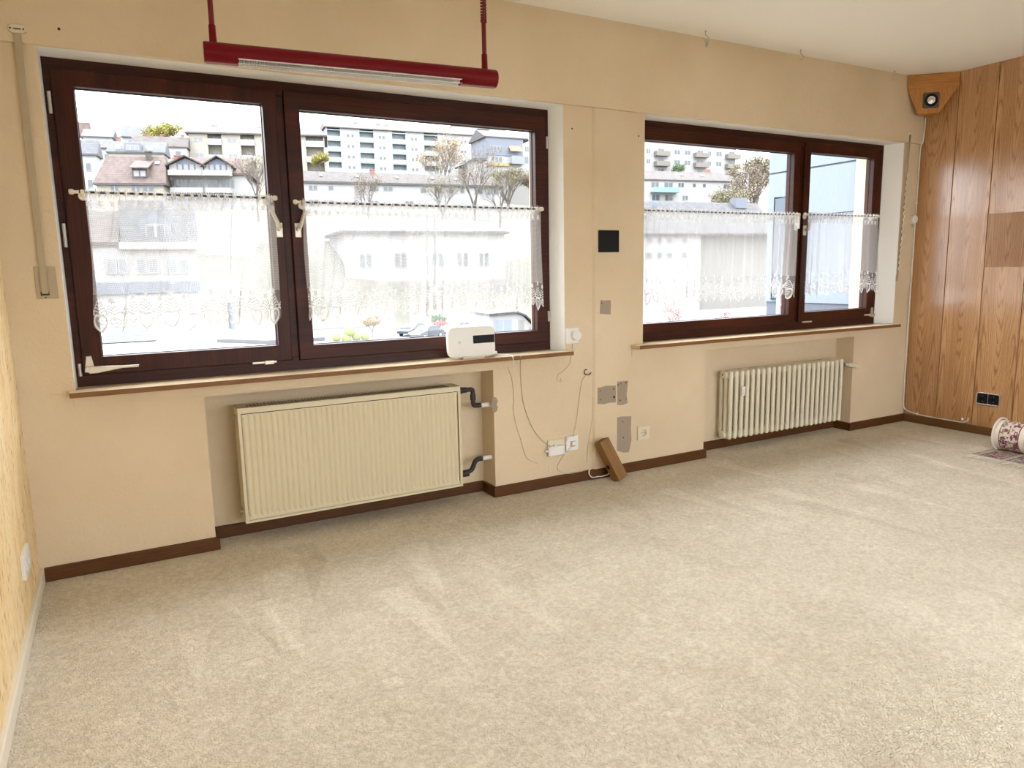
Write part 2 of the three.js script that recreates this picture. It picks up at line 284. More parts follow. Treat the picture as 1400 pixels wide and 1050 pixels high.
// ---------------------------------------------------------------- room shell
{
  const g = new THREE.BoxGeometry(FX1 + 0.3, 0.2, FL).translate((FX1 - 0.3) / 2, -0.1, FZ0 + FL / 2);
  const f = prep(g), p = f.attributes.position, uv = f.attributes.uv;
  for (let i = 0; i < p.count; i++) uv.setXY(i, p.getX(i) / FX1, (p.getZ(i) - FZ0) / FL);
  carpetBump.repeat.set(FX1 / 0.62, FL / 0.62);
  mesh('floor', f, M.carpet, scene, { kind: 'structure' }, 'keep');
  mesh('ceiling', bx(-0.35, W + 0.35, H, H + 0.25, -0.35, ROOM + 0.35), M.ceiling, scene, { kind: 'structure' });
}
const WIN1 = { face: [0.1857, 0.7263, 2.4548, 2.0095], fr: [0.1916, 0.7463, 2.412, 1.9949] };
const WIN2 = { face: [2.9887, 0.7263, 5.3031, 2.0095], fr: [2.94, 0.7463, 5.195, 1.9965] };
const N1 = [0.6434, 2.0159, 0.673], N2 = [3.4747, 4.8737, 0.673], ND = -0.14;
{
  const back = struct('wall_back'), gs = [], rv = [];
  const face = new THREE.Shape([[-0.3, 0], [N1[0], 0], [N1[0], N1[2]], [N1[1], N1[2]], [N1[1], 0], [N2[0], 0], [N2[0], N2[2]], [N2[1], N2[2]], [N2[1], 0], [W + 0.3, 0], [W + 0.3, H + 0.1], [-0.3, H + 0.1]].map((p) => new THREE.Vector2(...p)));
  for (const w of [WIN1, WIN2]) face.holes.push(rectHole(...w.face));
  gs.push(new THREE.ShapeGeometry(face));
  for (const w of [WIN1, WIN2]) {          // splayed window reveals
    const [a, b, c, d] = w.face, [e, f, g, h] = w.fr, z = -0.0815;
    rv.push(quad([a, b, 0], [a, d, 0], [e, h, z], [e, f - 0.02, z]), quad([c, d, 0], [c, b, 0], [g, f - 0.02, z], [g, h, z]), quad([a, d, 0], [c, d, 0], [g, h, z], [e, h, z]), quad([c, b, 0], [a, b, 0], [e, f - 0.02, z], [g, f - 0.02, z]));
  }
  for (const [a, b, t] of [N1, N2]) gs.push(quad([a, 0, 0], [a, 0, ND], [a, t, ND], [a, t, 0]), quad([b, 0, ND], [b, 0, 0], [b, t, 0], [b, t, ND]), quad([a, t, 0], [a, t, ND], [b, t, ND], [b, t, 0]));
  const outer = rectShape(-0.35, -0.2, W + 0.35, H + 0.25);
  for (const w of [WIN1, WIN2]) { const [e, f, g, h] = w.fr; outer.holes.push(rectHole(e - 0.01, f - 0.004, g + 0.012, h + 0.008)); }
  gs.push(new THREE.ExtrudeGeometry(outer, { depth: 0.16, bevelEnabled: false }).translate(0, 0, -0.3));
  mesh('masonry', gs, M.plaster, back); mesh('reveal', rv, M.reveal, back, { label: 'window reveals with direct daylight put into a whiter colour' });
  mesh('lintel_box', rbx(-0.1, W - 0.012, 2.0095, H + 0.02, -0.02, 0.02, 0.003), M.plaster, back);
  mesh('pier', extr([[2.634, 0.02], [2.7985, 0.02], [2.7985, -0.011], [2.7975, -0.012], [2.6475, -0.012], [2.634, 0]], -0.01, 2.0093).rotateX(-Math.PI / 2), M.plaster, back);
  for (const [a, b] of [[0.176, 2.452], [2.908, 5.258]]) mesh('sill_bed', rbx(a, b, 0.681, 0.7265, -0.01, 0.0035, 0.0015), M.plaster, back);
  // bare plaster where fittings were taken off, and a chipped corner
  const patch = (pts, z) => mesh('bare_plaster', extr(pts, z, z + 0.0012), M.bare, back, { label: 'unpainted grey plaster patch' });
  patch([[2.677, 0.931], [2.75, 0.924], [2.752, 1.001], [2.735, 1.004], [2.713, 1.002], [2.681, 1.007]], 0.012);
  patch([[2.662, 0.43], [2.7, 0.424], [2.745, 0.428], [2.7885, 0.425], [2.7885, 0.522], [2.72, 0.528], [2.69, 0.522], [2.662, 0.521]], 0.012);
  patch([[2.8, 0.408], [2.845, 0.402], [2.882, 0.41], [2.874, 0.46], [2.884, 0.54], [2.8, 0.541]], 0);
  patch([[2.804, 0.334], [2.803, 0.14], [2.85, 0.122], [2.892, 0.118], [2.902, 0.15], [2.911, 0.19], [2.906, 0.26], [2.909, 0.329], [2.84, 0.336]], 0);
  patch([[2.004, 0.46], [2.02, 0.452], [2.033, 0.458], [2.039, 0.478], [2.032, 0.49], [2.04, 0.51], [2.03, 0.53], [2.012, 0.533], [2.004, 0.52]], 0);
  const holes = [];
  for (const [x, y, z, r] of [[2.509, 1.895, 0, 0.004], [2.946, 1.889, 0, 0.004], [2.681, 0.502, 0.012, 0.003], [2.772, 0.505, 0.012, 0.004], [2.68, 0.452, 0.012, 0.003], [2.775, 0.458, 0.012, 0.007], [2.812, 0.522, 0, 0.004], [2.832, 0.527, 0, 0.003], [2.868, 0.53, 0, 0.004], [2.826, 0.432, 0, 0.004], [2.868, 0.436, 0, 0.003], [2.845, 0.305, 0, 0.0035], [2.852, 0.21, 0, 0.004], [2.688, 0.99, 0.012, 0.003], [0.264, 2.071, 0.019, 0.005]])
    holes.push(new THREE.CylinderGeometry(r, r, 0.003, 10).rotateX(Math.PI / 2).translate(x, y, z + 0.0014));
  mesh('screw_hole', holes, M.hollow, back, { kind: 'stuff' });
}
mesh('wall_left', bx(-0.3, 0, -0.2, H + 0.1, -0.14, ROOM + 0.3), M.paper, scene, { kind: 'structure' });
{
  const right = struct('wall_right');
  mesh('backing', bx(W + 0.012, W + 0.3, -0.2, H + 0.1, -0.14, ROOM + 0.3), M.groove, right);
  const pw = 0.2524, g0 = prep(rbx(W, W + 0.014, 0.0, H, 0, pw - 0.004, 0.0025, 1)), uv0 = g0.attributes.uv;
  const variants = [0, 1, 2, 3].map((k) => { const g = g0.clone(), uv = g.attributes.uv; for (let i = 0; i < uv.count; i++) uv.setXY(i, (k % 2 ? -1 : 1) * uv0.getX(i), uv0.getY(i) + k * 0.61); return g; });
  for (let k = 0; k < 22; k++) {
    const z0 = -0.009 + k * pw; if (z0 + pw > ROOM + 0.05) break;
    const m = new THREE.Mesh(variants[(k * 3 + 1) % 4], M.planks[(k * 2 + (k > 2)) % 3]); m.name = 'plank'; m.castShadow = m.receiveShadow = true; m.position.z = z0; right.add(m);
  }
  for (const [a, b] of [[0.502, 0.744], [0.7515, 0.998]]) mesh('unfaded_patch', bx(W - 0.0012, W + 0.001, 1.138, 1.488, a, b), M.plankDark, right, { label: 'darker rectangle of unfaded veneer where a picture hung' });
  mesh('nail', rod([W - 0.012, 1.481, 0.628], [W + 0.002, 1.478, 0.628], 0.0025), M.chrome, right);
}
{
  const front = struct('wall_front'), s = rectShape(-0.3, -0.2, W + 0.3, H + 0.1), o = [0.8, 0.25, 4.7, 2.05];
  s.holes.push(rectHole(...o));
  mesh('masonry', new THREE.ExtrudeGeometry(s, { depth: 0.3, bevelEnabled: false }).translate(0, 0, ROOM), M.plaster, front);
  const w3 = struct('window_3');
  for (let k = 0; k < 3; k++) {
    const a = o[0] + k * 1.3, b = a + 1.3;
    const sh = mesh('sash', frameGeo([a, o[1], b, o[3]], [a + 0.09, o[1] + 0.1, b - 0.09, o[3] - 0.09], ROOM + 0.1, ROOM + 0.17), M.frame, w3);
    mesh('glass_pane', bx(a + 0.085, b - 0.085, o[1] + 0.095, o[3] - 0.085, ROOM + 0.134, ROOM + 0.1345), M.glass, sh);
  }
}
// skirting boards
{
  const b = struct('baseboard_back'), t = 0.0145, h = 0.056;
  const run = (x0, x1, z) => mesh('board', rbx(x0, x1, 0, h, z - 0.004, z + t, 0.003), M.baseDark, b, null, 'x');
  const ret = (x, s, z0, z1) => mesh('board', rbx(s > 0 ? x - 0.004 : x - t, s > 0 ? x + t : x + 0.004, 0, h, z0, z1, 0.003), M.baseDark, b, null, 'z');
  run(0.014, N1[0] + t, 0); run(N1[0] + 0.004, N1[1] - 0.004, ND); run(N1[1] - t, N2[0] + t, 0); run(N2[0] + 0.004, N2[1] - 0.004, ND); run(N2[1] - t, W, 0);
  ret(N1[0], 1, ND + t, 0.0135); ret(N1[1], -1, ND + t, 0.0135); ret(N2[0], 1, ND + t, 0.0135); ret(N2[1], -1, ND + t, 0.0135);
  mesh('board', rbx(2.6, 2.83, 0, h - 0.0005, 0.006, 0.0205, 0.003), M.baseDark, b, null, 'x');
  const l = struct('baseboard_left'); mesh('board', rbx(-0.003, 0.0145, 0, 0.056, 0.004, ROOM, 0.004), M.basePale, l, null, 'z');
  const r = struct('baseboard_right'); mesh('board', rbx(W - 0.0145, W + 0.003, 0, 0.056, 0.015, ROOM, 0.003), M.baseBrown, r, null, 'z');
}
// window sills
for (const [k, [a, b, c, d]] of [[0.1687, 2.4563, 0.188, 2.409], [2.9009, 5.2655, 2.992, 5.19]].entries()) {
  const s = struct('trim_' + (k + 1));
  mesh('sill_slab', [bx(a, b, 0.7275, 0.7463, 0, 0.083), bx(c, d, 0.7275, 0.7463, -0.081, 0.001)], M.sill, s);
  mesh('edge_band', rbx(a, b, 0.7262, 0.7464, 0.082, 0.0866, 0.002), M.sillEdge, s, { label: 'brown front edge of the sill' }, 'x');
}
// windows
const SF = -0.066;                               // room-side face of the sashes
function sash(win, o, gl, hinges) {
  const s = mesh('sash', frameGeo(o, gl, -0.132, SF, 0.004), M.frame, win, null, o[2] - o[0] > 1 ? 'x' : 'y');
  mesh('glass_pane', bx(gl[0] - 0.006, gl[2] + 0.006, gl[1] - 0.006, gl[3] + 0.006, -0.1062, -0.1058), M.glass, s);
  mesh('gasket', frameGeo([gl[0] - 0.004, gl[1] - 0.004, gl[2] + 0.004, gl[3] + 0.004], [gl[0] + 0.003, gl[1] + 0.003, gl[2] - 0.003, gl[3] - 0.003], -0.104, -0.1, 0.001), M.gasket, s);
  return s;
}
function turnHandle(win, x, y, dx, dy) {         // rosette plate with a lever that stands off
  const h = mesh('handle', rbx(x - 0.014, x + 0.014, y - 0.035, y + 0.028, SF - 0.002, SF + 0.007, 0.003), M.steel, win, { label: 'metal turn handle' });
  mesh('lever', [rod([x, y, SF + 0.005], [x, y, SF + 0.032], 0.009), tube([[x, y, SF + 0.03], [x + dx * 0.3, y + dy * 0.3, SF + 0.038], [x + dx, y + dy, SF + 0.036]], 0.0085, 16, 10)], M.steel, h);
}
function cornerHandle(win, x, y, s) {
  const h = mesh('handle', extr([[x - 0.016, y - 0.012], [x + 0.022, y - 0.012], [x + 0.012, y + 0.052], [x - 0.006, y + 0.052]], SF - 0.002, SF + 0.007, 0.002), M.steel, win, { label: 'low corner lever handle' });
  mesh('lever', [rod([x, y, SF + 0.004], [x, y, SF + 0.026], 0.012), extr([[0, -0.016], [s * 0.03, -0.016], [s * 0.12, -0.002], [s * 0.175, -0.003], [s * 0.178, 0.008], [s * 0.12, 0.008], [s * 0.03, 0.012], [0, 0.012]].map(([a, b]) => [x + a, y + b]), SF + 0.018, SF + 0.028, 0.003)], M.steel, h);
}
{
  const w = struct('window_1'), f = WIN1.fr;
  const fr = [f[0] - 0.015, f[1] - 0.004, f[2] + 0.015, f[3] + 0.012];
  mesh('frame', [frameGeo(fr, [f[0] + 0.05, f[1] + 0.06, f[2] - 0.05, f[3] - 0.06], -0.15, -0.0805, 0.003), rbx(1.02, 1.08, f[1] + 0.05, f[3] - 0.05, -0.145, -0.0835, 0.003)], M.frame, w, null, 'x');
  sash(w, [0.217, 0.792, 1.034, 1.957], [0.2895, 0.8635, 0.9765, 1.8945]);
  sash(w, [1.066, 0.79, 2.391, 1.957], [1.132, 0.855, 2.326, 1.8835]);
  turnHandle(w, 1.012, 1.372, -0.036, 0.082); turnHandle(w, 1.092, 1.372, 0.03, 0.08); cornerHandle(w, 0.238, 0.817, 1);
  mesh('sash_stay', [rbx(0.858, 0.962, 0.787, 0.797, SF - 0.003, SF + 0.006, 0.002), rbx(0.91, 0.95, 0.782, 0.8, SF, SF + 0.01, 0.003)], M.steel, w);
  for (const [x, y0, y1] of [[0.2065, 1.295, 1.385], [0.2065, 1.79, 1.87], [0.2065, 0.79, 0.84], [2.4, 1.8, 1.86], [2.4, 0.9, 0.955]]) mesh('hinge', [rod([x, y0, -0.072], [x, y1, -0.072], 0.0055), rod([x, y0 + 0.001, -0.072], [x, (y0 + y1) / 2 - 0.002, -0.072], 0.0065), rod([x, (y0 + y1) / 2 + 0.002, -0.072], [x, y1 - 0.001, -0.072], 0.0065)], M.zinc, w);
}
{
  const w = struct('window_2'), f = WIN2.fr;
  const fr = [f[0] - 0.015, f[1] - 0.004, f[2] + 0.015, f[3] + 0.012];
  mesh('frame', [frameGeo(fr, [f[0] + 0.05, f[1] + 0.06, f[2] - 0.05, f[3] - 0.06], -0.15, -0.0805, 0.003), rbx(4.31, 4.39, f[1] + 0.05, f[3] - 0.05, -0.145, -0.0835, 0.003)], M.frame, w, null, 'x');
  sash(w, [2.962, 0.797, 4.326, 1.958], [3.03, 0.8525, 4.275, 1.889]);
  sash(w, [4.375, 0.797, 5.172, 1.964], [4.43, 0.862, 5.083, 1.901]);
  mesh('handle', [rbx(4.29, 4.312, 1.4, 1.5, SF, SF + 0.012, 0.004), rod([4.3, 1.44, SF], [4.3, 1.44, SF + 0.03], 0.007), rbx(4.292, 4.31, 1.41, 1.51, SF + 0.022, SF + 0.034, 0.004)], M.whitePlastic, w, { label: 'white upright window handle' });
  turnHandle(w, 4.392, 1.405, 0.0, 0.06); cornerHandle(w, 5.14, 0.812, -0.62);
  mesh('sash_stay', rbx(4.405, 4.5, 0.79, 0.8, SF - 0.003, SF + 0.008, 0.002), M.steel, w);
  mesh('hinge', rod([5.182, 1.36, -0.072], [5.182, 1.43, -0.072], 0.005), M.zinc, w);
}

// ---------------------------------------------------------------- curtains on rods
function curtainRod(x0, x1, y, label, lf, rf) {
  const z = -0.03, o = thing('curtain_rod', label, 'curtain rod', [x0, y, z], 'thin rods for the half curtains'), L = x1 - x0;
  mesh('rod', rod([0.02, 0, 0], [L - 0.02, 0, 0], 0.0045), M.rodDark, o, { label: 'dark thin rod' });
  for (const [x, s] of [[0, 1], [L, -1]]) {
    mesh('finial', new THREE.LatheGeometry([[0, -0.004], [0.008, -0.003], [0.011, 0.004], [0.0105, 0.01], [0.006, 0.016], [0.0055, 0.024], [0.008, 0.03], [0, 0.031]].map((p) => new THREE.Vector2(...p)), 16).rotateZ(-s * Math.PI / 2).translate(x, 0, 0), M.ivory, o);
    const b = x + s * 0.042;
    mesh('bracket', [new THREE.CylinderGeometry(0.015, 0.017, 0.006, 16).rotateX(Math.PI / 2).translate(b, -0.012, SF - z + 0.003), rod([b, -0.01, SF - z], [b, -0.002, -0.004], 0.006), rbx(b - 0.007, b + 0.007, -0.008, 0.009, -0.008, 0.006, 0.003)], M.ivory, o);
  }
}
curtainRod(0.2393, 1.0018, 1.501, 'dark curtain rod across the left sash of the big window', 1, 1);
curtainRod(1.0753, 2.3439, 1.487, 'longest dark curtain rod, right sash of the big left window', 1, 1);
curtainRod(2.965, 4.296, 1.4975, 'dark curtain rod across the wide pane of the far window', 1, 1);
curtainRod(4.344, 5.112, 1.503, 'short dark curtain rod on the narrow far-right sash', 1, 1);
function curtain(label, x0, x1, xb0, xb1, rodY, yb, ratio, folds, amp, skew, sd) {
  const nu = 420, nv = 46, top = rodY + 0.02, hgt = top - yb, P = [], UV = [], I = [], o0 = rr(0, 1);
  const ph = []; for (let k = 0; k < 9; k++) ph.push(hash(k, sd, 3) * 6.28);
  const cell = (x1 - x0) / Math.round((x1 - x0) / 0.034);
  for (let j = 0; j <= nv; j++) for (let i = 0; i <= nu; i++) {
    const u = i / nu, v = j / nv, s = v * hgt, below = sstep(0.03, 0.12, s);
    const w = u + 0.35 / folds * Math.sin(6.28 * u * 2.3 + ph[0]) + 0.2 / folds * Math.sin(6.28 * u * 5.1 + ph[1]) + skew * v * (0.6 + 0.4 * Math.sin(6.28 * u * 1.7 + ph[2])) / folds;
    const a = amp * below * (0.65 + 0.35 * Math.sin(6.28 * u * 3.1 + ph[3])) * (0.75 + 0.35 * v);
    let z = -0.027 + a * Math.sin(6.2832 * folds * w) + a * 0.35 * Math.sin(6.2832 * folds * 2.1 * w + ph[4]);
    z += (1 - sstep(0.02, 0.07, s)) * 0.008 * Math.sin(6.2832 * u * (x1 - x0) / cell) * (s < 0.02 ? 1.2 : 1) + 0.0015;
    let x = lerp(lerp(x0, x1, u), lerp(xb0, xb1, u), v * v * 0.5 + v * 0.5) + a * 1.15 * Math.cos(6.2832 * folds * w + 0.6);
    if (u < 0.05) z += 0.012 * v * (1 - u / 0.05); if (u > 0.95) z += 0.012 * v * (u - 0.95) / 0.05;
    P.push(x, top - s - 0.006 * v * Math.sin(6.28 * u * 2.2 + ph[5]) - 0.006 * v * Math.sin(6.28 * u * 5.3 + ph[6]), Math.max(z, SF + 0.006));
    UV.push(o0 * 0.105 + u * (x1 - x0) * ratio, 1 - v);
  }
  for (let j = 0; j < nv; j++) for (let i = 0; i < nu; i++) { const k = j * (nu + 1) + i; I.push(k, k + nu + 1, k + 1, k + 1, k + nu + 1, k + nu + 2); }
  const g = new THREE.BufferGeometry(); g.setAttribute('position', new THREE.Float32BufferAttribute(P, 3)); g.setAttribute('uv', new THREE.Float32BufferAttribute(UV, 2)); g.setIndex(I); g.computeVertexNormals();
  const m = new THREE.Mesh(g, M.lace); m.name = numbered('lace_curtain'); m.castShadow = m.receiveShadow = true; m.userData = tag(label, 'curtain', 'white lace half curtains'); scene.add(m);
}
curtain('white lace half curtain on the left sash of the big window', 0.29, 0.99, 0.272, 0.99, 1.501, 0.957, 1.3, 8, 0.014, 1.2, 3);
curtain('widest white lace half curtain, behind the white control unit', 1.11, 2.328, 1.1, 2.338, 1.487, 0.955, 1.7, 19, 0.015, 1.6, 5);
curtain('white lace half curtain on the wide pane of the far window', 2.985, 4.28, 2.99, 4.272, 1.4975, 0.958, 1.6, 19, 0.014, 0.5, 8);
curtain('narrow white lace half curtain beside the panelled wall', 4.372, 5.1, 4.352, 5.128, 1.503, 0.965, 1.45, 9, 0.013, -0.5, 11);

// ---------------------------------------------------------------- red pendant lamp
{
  const A = V(0.698, 1.933, 0.45), B = V(1.767, 1.933, 0.555), L = A.distanceTo(B), R = 0.0355;
  const o = thing('pendant_lamp', 'long red tubular pendant lamp hanging before the left window', 'lamp', [A.x, A.y, A.z]);
  o.rotation.y = -Math.atan2(B.z - A.z, B.x - A.x);
  const prof = (cut) => { const s = [], a0 = Math.asin(cut / R); for (let k = 0; k <= 40; k++) { const a = a0 + (Math.PI - 2 * a0) * k / 40; s.push([R * Math.cos(a) * 1.05, R * Math.sin(a)]); } return s; };
  const bar = (cut, x0, x1) => extr(prof(cut), 0, x1 - x0, 0.001).rotateY(Math.PI / 2).translate(x0, 0, 0);
  mesh('housing', [bar(-0.033, 0, 0.106), bar(-0.0165, 0.1, 0.93), bar(-0.033, 0.925, L)], M.red, o);
  for (const x of [0, L]) mesh('end_cap', new THREE.CylinderGeometry(R * 0.98, R * 0.98, 0.004, 32).rotateZ(Math.PI / 2).scale(1, 0.97, 1.03).translate(x + (x ? 0.001 : -0.001), 0.0005, 0), M.red, o);
  const fins = [];
  for (let k = 0; k < 150; k++) { const x = 0.11 + k * 0.0054; fins.push(bx(x, x + 0.0013, -0.033, -0.019, -0.027, 0.027)); }
  for (const z of [-0.028, 0.0265]) fins.push(bx(0.104, 0.926, -0.0335, -0.0322, z, z + 0.0018), bx(0.104, 0.926, -0.021, -0.0168, z, z + 0.0018));
  mesh('louvre', fins, M.whitePlastic, o, { kind: 'stuff', label: 'white louvre strip under the tube' });
  mesh('reflector', bx(0.106, 0.926, -0.0185, -0.0168, -0.027, 0.027), M.hollow, o);
  const up = H - A.y - 0.002;
  const stem = (x, spiral) => {
    const c = new THREE.Vector3(x, 0, 0), g = [rod([x, R - 0.004, 0], [x, R + 0.055, 0], 0.0125, 0.0115)];
    mesh('stem', g, M.red, o);
    const pts = []; const y0 = spiral ? 0.21 : 0.38; for (let k = 0; k <= 900; k++) { const t = k / 900, a = t * 6.2832 * 21; pts.push(V(x + 0.0095 * Math.cos(a), lerp(y0, up - 0.05, Math.pow(t, 1.25)), 0.0095 * Math.sin(a))); }
    const coil = new THREE.TubeGeometry(new THREE.CatmullRomCurve3(pts), 900, 0.0034, 6);
    mesh('coiled_cord', [rod([x, R + 0.05, 0], [x, y0, 0], 0.0088, 0.0088), coil, rod([x, y0 - 0.01, 0], [x, up, 0], 0.003)], M.redCord, o);
    mesh('ceiling_cup', new THREE.CylinderGeometry(0.03, 0.035, 0.04, 20).translate(x, up - 0.02, 0), M.red, o);
  };
  stem(0.03, false); stem(L - 0.042, true);
}

// ---------------------------------------------------------------- panel radiator in the left niche
{
  const x0 = 0.768, x1 = 1.82, y0 = 0.096, y1 = 0.612, zf = 0.02, zb = -0.085;
  const o = thing('panel_radiator', 'cream ribbed panel radiator under the left window', 'radiator', [x0, y0, zf]);
  const w = x1 - x0, h = y1 - y0, n = 42, P = [], UV = [], I = [], nx = n * 8, ny = 90, m = 0.014, px0 = m + 0.002, pw = w - 2 * m - 0.004, py0 = 0.014, phh = h - 0.014 - 0.029;
  for (let j = 0; j <= ny; j++) for (let i = 0; i <= nx; i++) {
    const u = i / nx, v = j / ny, y = py0 + v * phh, edge = Math.min(sstep(0.012, 0.02, v * phh), sstep(0.006, 0.012, (1 - v) * phh)), r = 0.5 - 0.5 * Math.cos(6.2832 * n * u), bar = Math.pow(r, 0.45);
    let z = -0.002 + 0.0 * r; z -= 0.0065 * edge * (1 - bar); const dot = Math.exp(-Math.pow((v * phh - 0.021) / 0.006, 2)) * Math.pow(r, 3); z += 0.004 * dot;
    P.push(px0 + u * pw, y, z); UV.push(u * pw, y);
  }
  for (let j = 0; j < ny; j++) for (let i = 0; i < nx; i++) { const k = j * (nx + 1) + i; I.push(k, k + 1, k + nx + 1, k + 1, k + nx + 2, k + nx + 1); }
  const g = new THREE.BufferGeometry(); g.setAttribute('position', new THREE.Float32BufferAttribute(P, 3)); g.setAttribute('uv', new THREE.Float32BufferAttribute(UV, 2)); g.setIndex(I); g.computeVertexNormals();
  mesh('front_panel', g, M.radiator, o, null, 'keep');
  const d = zb - zf;
  mesh('casing', [frameGeo([0, 0, w, h - 0.0], [m, 0.012, w - m, h - 0.026], -0.008, 0.001, 0.002), rbx(0, 0.003, 0, h, d, 0, 0.001), rbx(w - 0.003, w, 0, h, d, 0, 0.001), bx(0, w, 0.02, h - 0.02, d, d + 0.003), rbx(0, w, h - 0.004, h, -0.014, 0.001, 0.001), rbx(0, w, h - 0.004, h, d, d + 0.012, 0.001), rbx(0, 0.045, h - 0.004, h, d, 0, 0.001), rbx(w - 0.03, w, h - 0.004, h, d, 0, 0.001)], M.radiator, o);
  const sl = []; for (let k = 0; k < 64; k++) { const x = 0.05 + k * (w - 0.09) / 64; sl.push(bx(x, x + 0.0045, h - 0.005, h - 0.001, d + 0.01, -0.012)); }
  mesh('top_grille', sl, M.radiatorGrille, o, { kind: 'stuff' });
  mesh('convector_core', bx(0.02, w - 0.02, 0.05, h - 0.04, d + 0.006, -0.016), M.hollow, o);
  for (const y of [0.04, h - 0.045]) mesh('side_plug', rod([0.004, y, d / 2 - 0.01], [-0.012, y, d / 2 - 0.01], 0.011, 0.009, 8), M.zinc, o);
  for (const x of [0.2, w - 0.2]) mesh('wall_bracket', bx(x - 0.02, x + 0.02, 0.1, h - 0.1, ND - zf, d + 0.002), M.zinc, o);
  const z = d / 2 - 0.01;
  mesh('supply_pipe', [rod([w - 0.004, h - 0.035, z], [w + 0.05, h - 0.035, z], 0.013), rod([w + 0.012, h - 0.035, z], [w + 0.035, h - 0.035, z], 0.018, 0.018, 8), rod([w + 0.04, h - 0.035, z], [w + 0.06, h - 0.035, z], 0.015, 0.015, 8), tube([[w + 0.045, h - 0.035, z], [w + 0.09, h - 0.035, z], [w + 0.098, h - 0.045, z], [w + 0.098, h - 0.105, z], [w + 0.105, h - 0.12, z], [w + 0.15, h - 0.123, z]], 0.0115, 40, 10, 0.2), rod([w + 0.098, h - 0.06, z], [w + 0.098, h - 0.09, z], 0.015, 0.015, 8)], M.blackPipe, o, { label: 'black elbow pipe' });
  mesh('return_pipe', [rod([w - 0.004, 0.045, z], [w + 0.055, 0.045, z], 0.016), rod([w + 0.02, 0.045, z], [w + 0.06, 0.045, z], 0.019, 0.019, 8), tube([[w + 0.05, 0.047, z], [w + 0.08, 0.06, z], [w + 0.1, 0.098, z], [w + 0.12, 0.11, z], [w + 0.15, 0.11, z]], 0.0125, 30, 10, 0.4)], M.blackPipe, o, { label: 'black elbow pipe' });
  for (const y of [h - 0.123, 0.11]) mesh('pipe_sleeve', rod([w + 0.142, y, z], [N1[1] - x0 + 0.004, y, z], 0.0125), M.whitePlastic, o);
}
// ---------------------------------------------------------------- column radiator in the right niche
{
  const n = 23, pitch = 0.0483, x0 = 3.695, y0 = 0.073, h = 0.455, zc = -0.062;
  const o = thing('column_radiator', 'cream column radiator under the right window', 'radiator', [x0, y0, zc]);
  const parts = [];
  for (const z of [-0.038, 0, 0.038]) parts.push(new THREE.CapsuleGeometry(0.0138, h - 0.04, 6, 14).translate(0, h / 2, z));
  for (const y of [0.032, h - 0.032]) parts.push(new RoundedBoxGeometry(0.03, 0.05, 0.1, 4, 0.0145).translate(0, y, 0), rod([-pitch / 2, y, 0], [pitch / 2, y, 0], 0.023, 0.023, 16));
  const sec = merged(parts);
  for (let k = 0; k < n; k++) { const m = new THREE.Mesh(sec, M.columnRad); m.name = 'section'; m.castShadow = m.receiveShadow = true; m.position.x = pitch * (k + 0.5); o.add(m); }
  for (const y of [0.032, h - 0.032]) mesh('end_plug', [rod([0.004, y, 0], [-0.006, y, 0], 0.022, 0.019, 18), rod([-0.005, y, 0], [-0.009, y, 0], 0.006, 0.006, 8)], M.columnRad, o);
  mesh('air_screw', rod([-0.006, h - 0.032, 0], [-0.012, h - 0.032, 0], 0.004), M.hollow, o);
  mesh('heat_meter', [rbx(0.105, 0.131, 0.285, 0.345, 0.05, 0.062, 0.003), rbx(0.113, 0.124, 0.3, 0.33, 0.06, 0.066, 0.002)], M.whitePlastic, o, { label: 'small white heat cost meter' });
  const L = n * pitch;
  const vy = h - 0.05;
  mesh('valve', [rod([L - 0.012, h - 0.032, 0], [L + 0.012, h - 0.04, 0.0], 0.014), rod([L + 0.008, vy + 0.012, -0.01], [L + 0.006, vy + 0.004, 0.06], 0.013, 0.013, 10), rod([L + 0.003, vy + 0.003, 0.055], [L + 0.016, vy + 0.001, 0.072], 0.02, 0.02, 6)], M.zinc, o);
  mesh('thermostat_knob', [rod([L + 0.012, vy + 0.001, 0.068], [L + 0.046, vy - 0.004, 0.104], 0.0165, 0.019, 14), ball(L + 0.048, vy - 0.004, 0.106, 0.0195)], M.creamPlastic, o, { label: 'pale rounded valve knob' });
  for (const x of [0.17, L - 0.17]) for (const y of [0.06, h - 0.1]) mesh('wall_bracket', bx(x - 0.01, x + 0.01, y, y + 0.015, ND - zc, -0.03), M.columnRad, o);
}

// ---------------------------------------------------------------- control unit on the sill
{
  const cx = 1.889, w = 0.258, h = 0.152, y = 0.7463, o = thing('control_unit', 'white rounded home control unit with black display on window sill', 'control unit', [cx, y, 0.033]);
  const tiltG = new THREE.ExtrudeGeometry(roundRect(w - 0.012, h - 0.012, 0.034), { depth: 0.018, bevelEnabled: true, bevelThickness: 0.006, bevelSize: 0.006, bevelSegments: 4, curveSegments: 12 }).translate(0, h / 2 + 0.007, -0.024);
  const T = (g) => g.rotateX(-0.06);
  mesh('body', T(tiltG), M.whitePlastic, o);
  mesh('display', T(new THREE.ExtrudeGeometry(roundRect(0.119, 0.04, 0.003), { depth: 0.0016, bevelEnabled: false }).translate(0.065, 0.093, -0.0008)), M.blackPlastic, o, { label: 'black display window' });
  mesh('emblem', T(mergeGeometries([new THREE.TorusGeometry(0.0055, 0.0007, 6, 24).translate(-0.07, 0.083, 0.0003), new THREE.TorusGeometry(0.0022, 0.0006, 6, 16, 4.2).translate(-0.069, 0.0835, 0.0003)])), M.greyCord, o);
  mesh('foot', [rbx(-0.06, 0.06, 0, 0.011, -0.034, 0.012, 0.003)], M.creamPlastic, o);
  mesh('rear_port', rbx(0.1, 0.148, 0.008, 0.024, -0.045, -0.02, 0.003), M.whitePlastic, o);
}
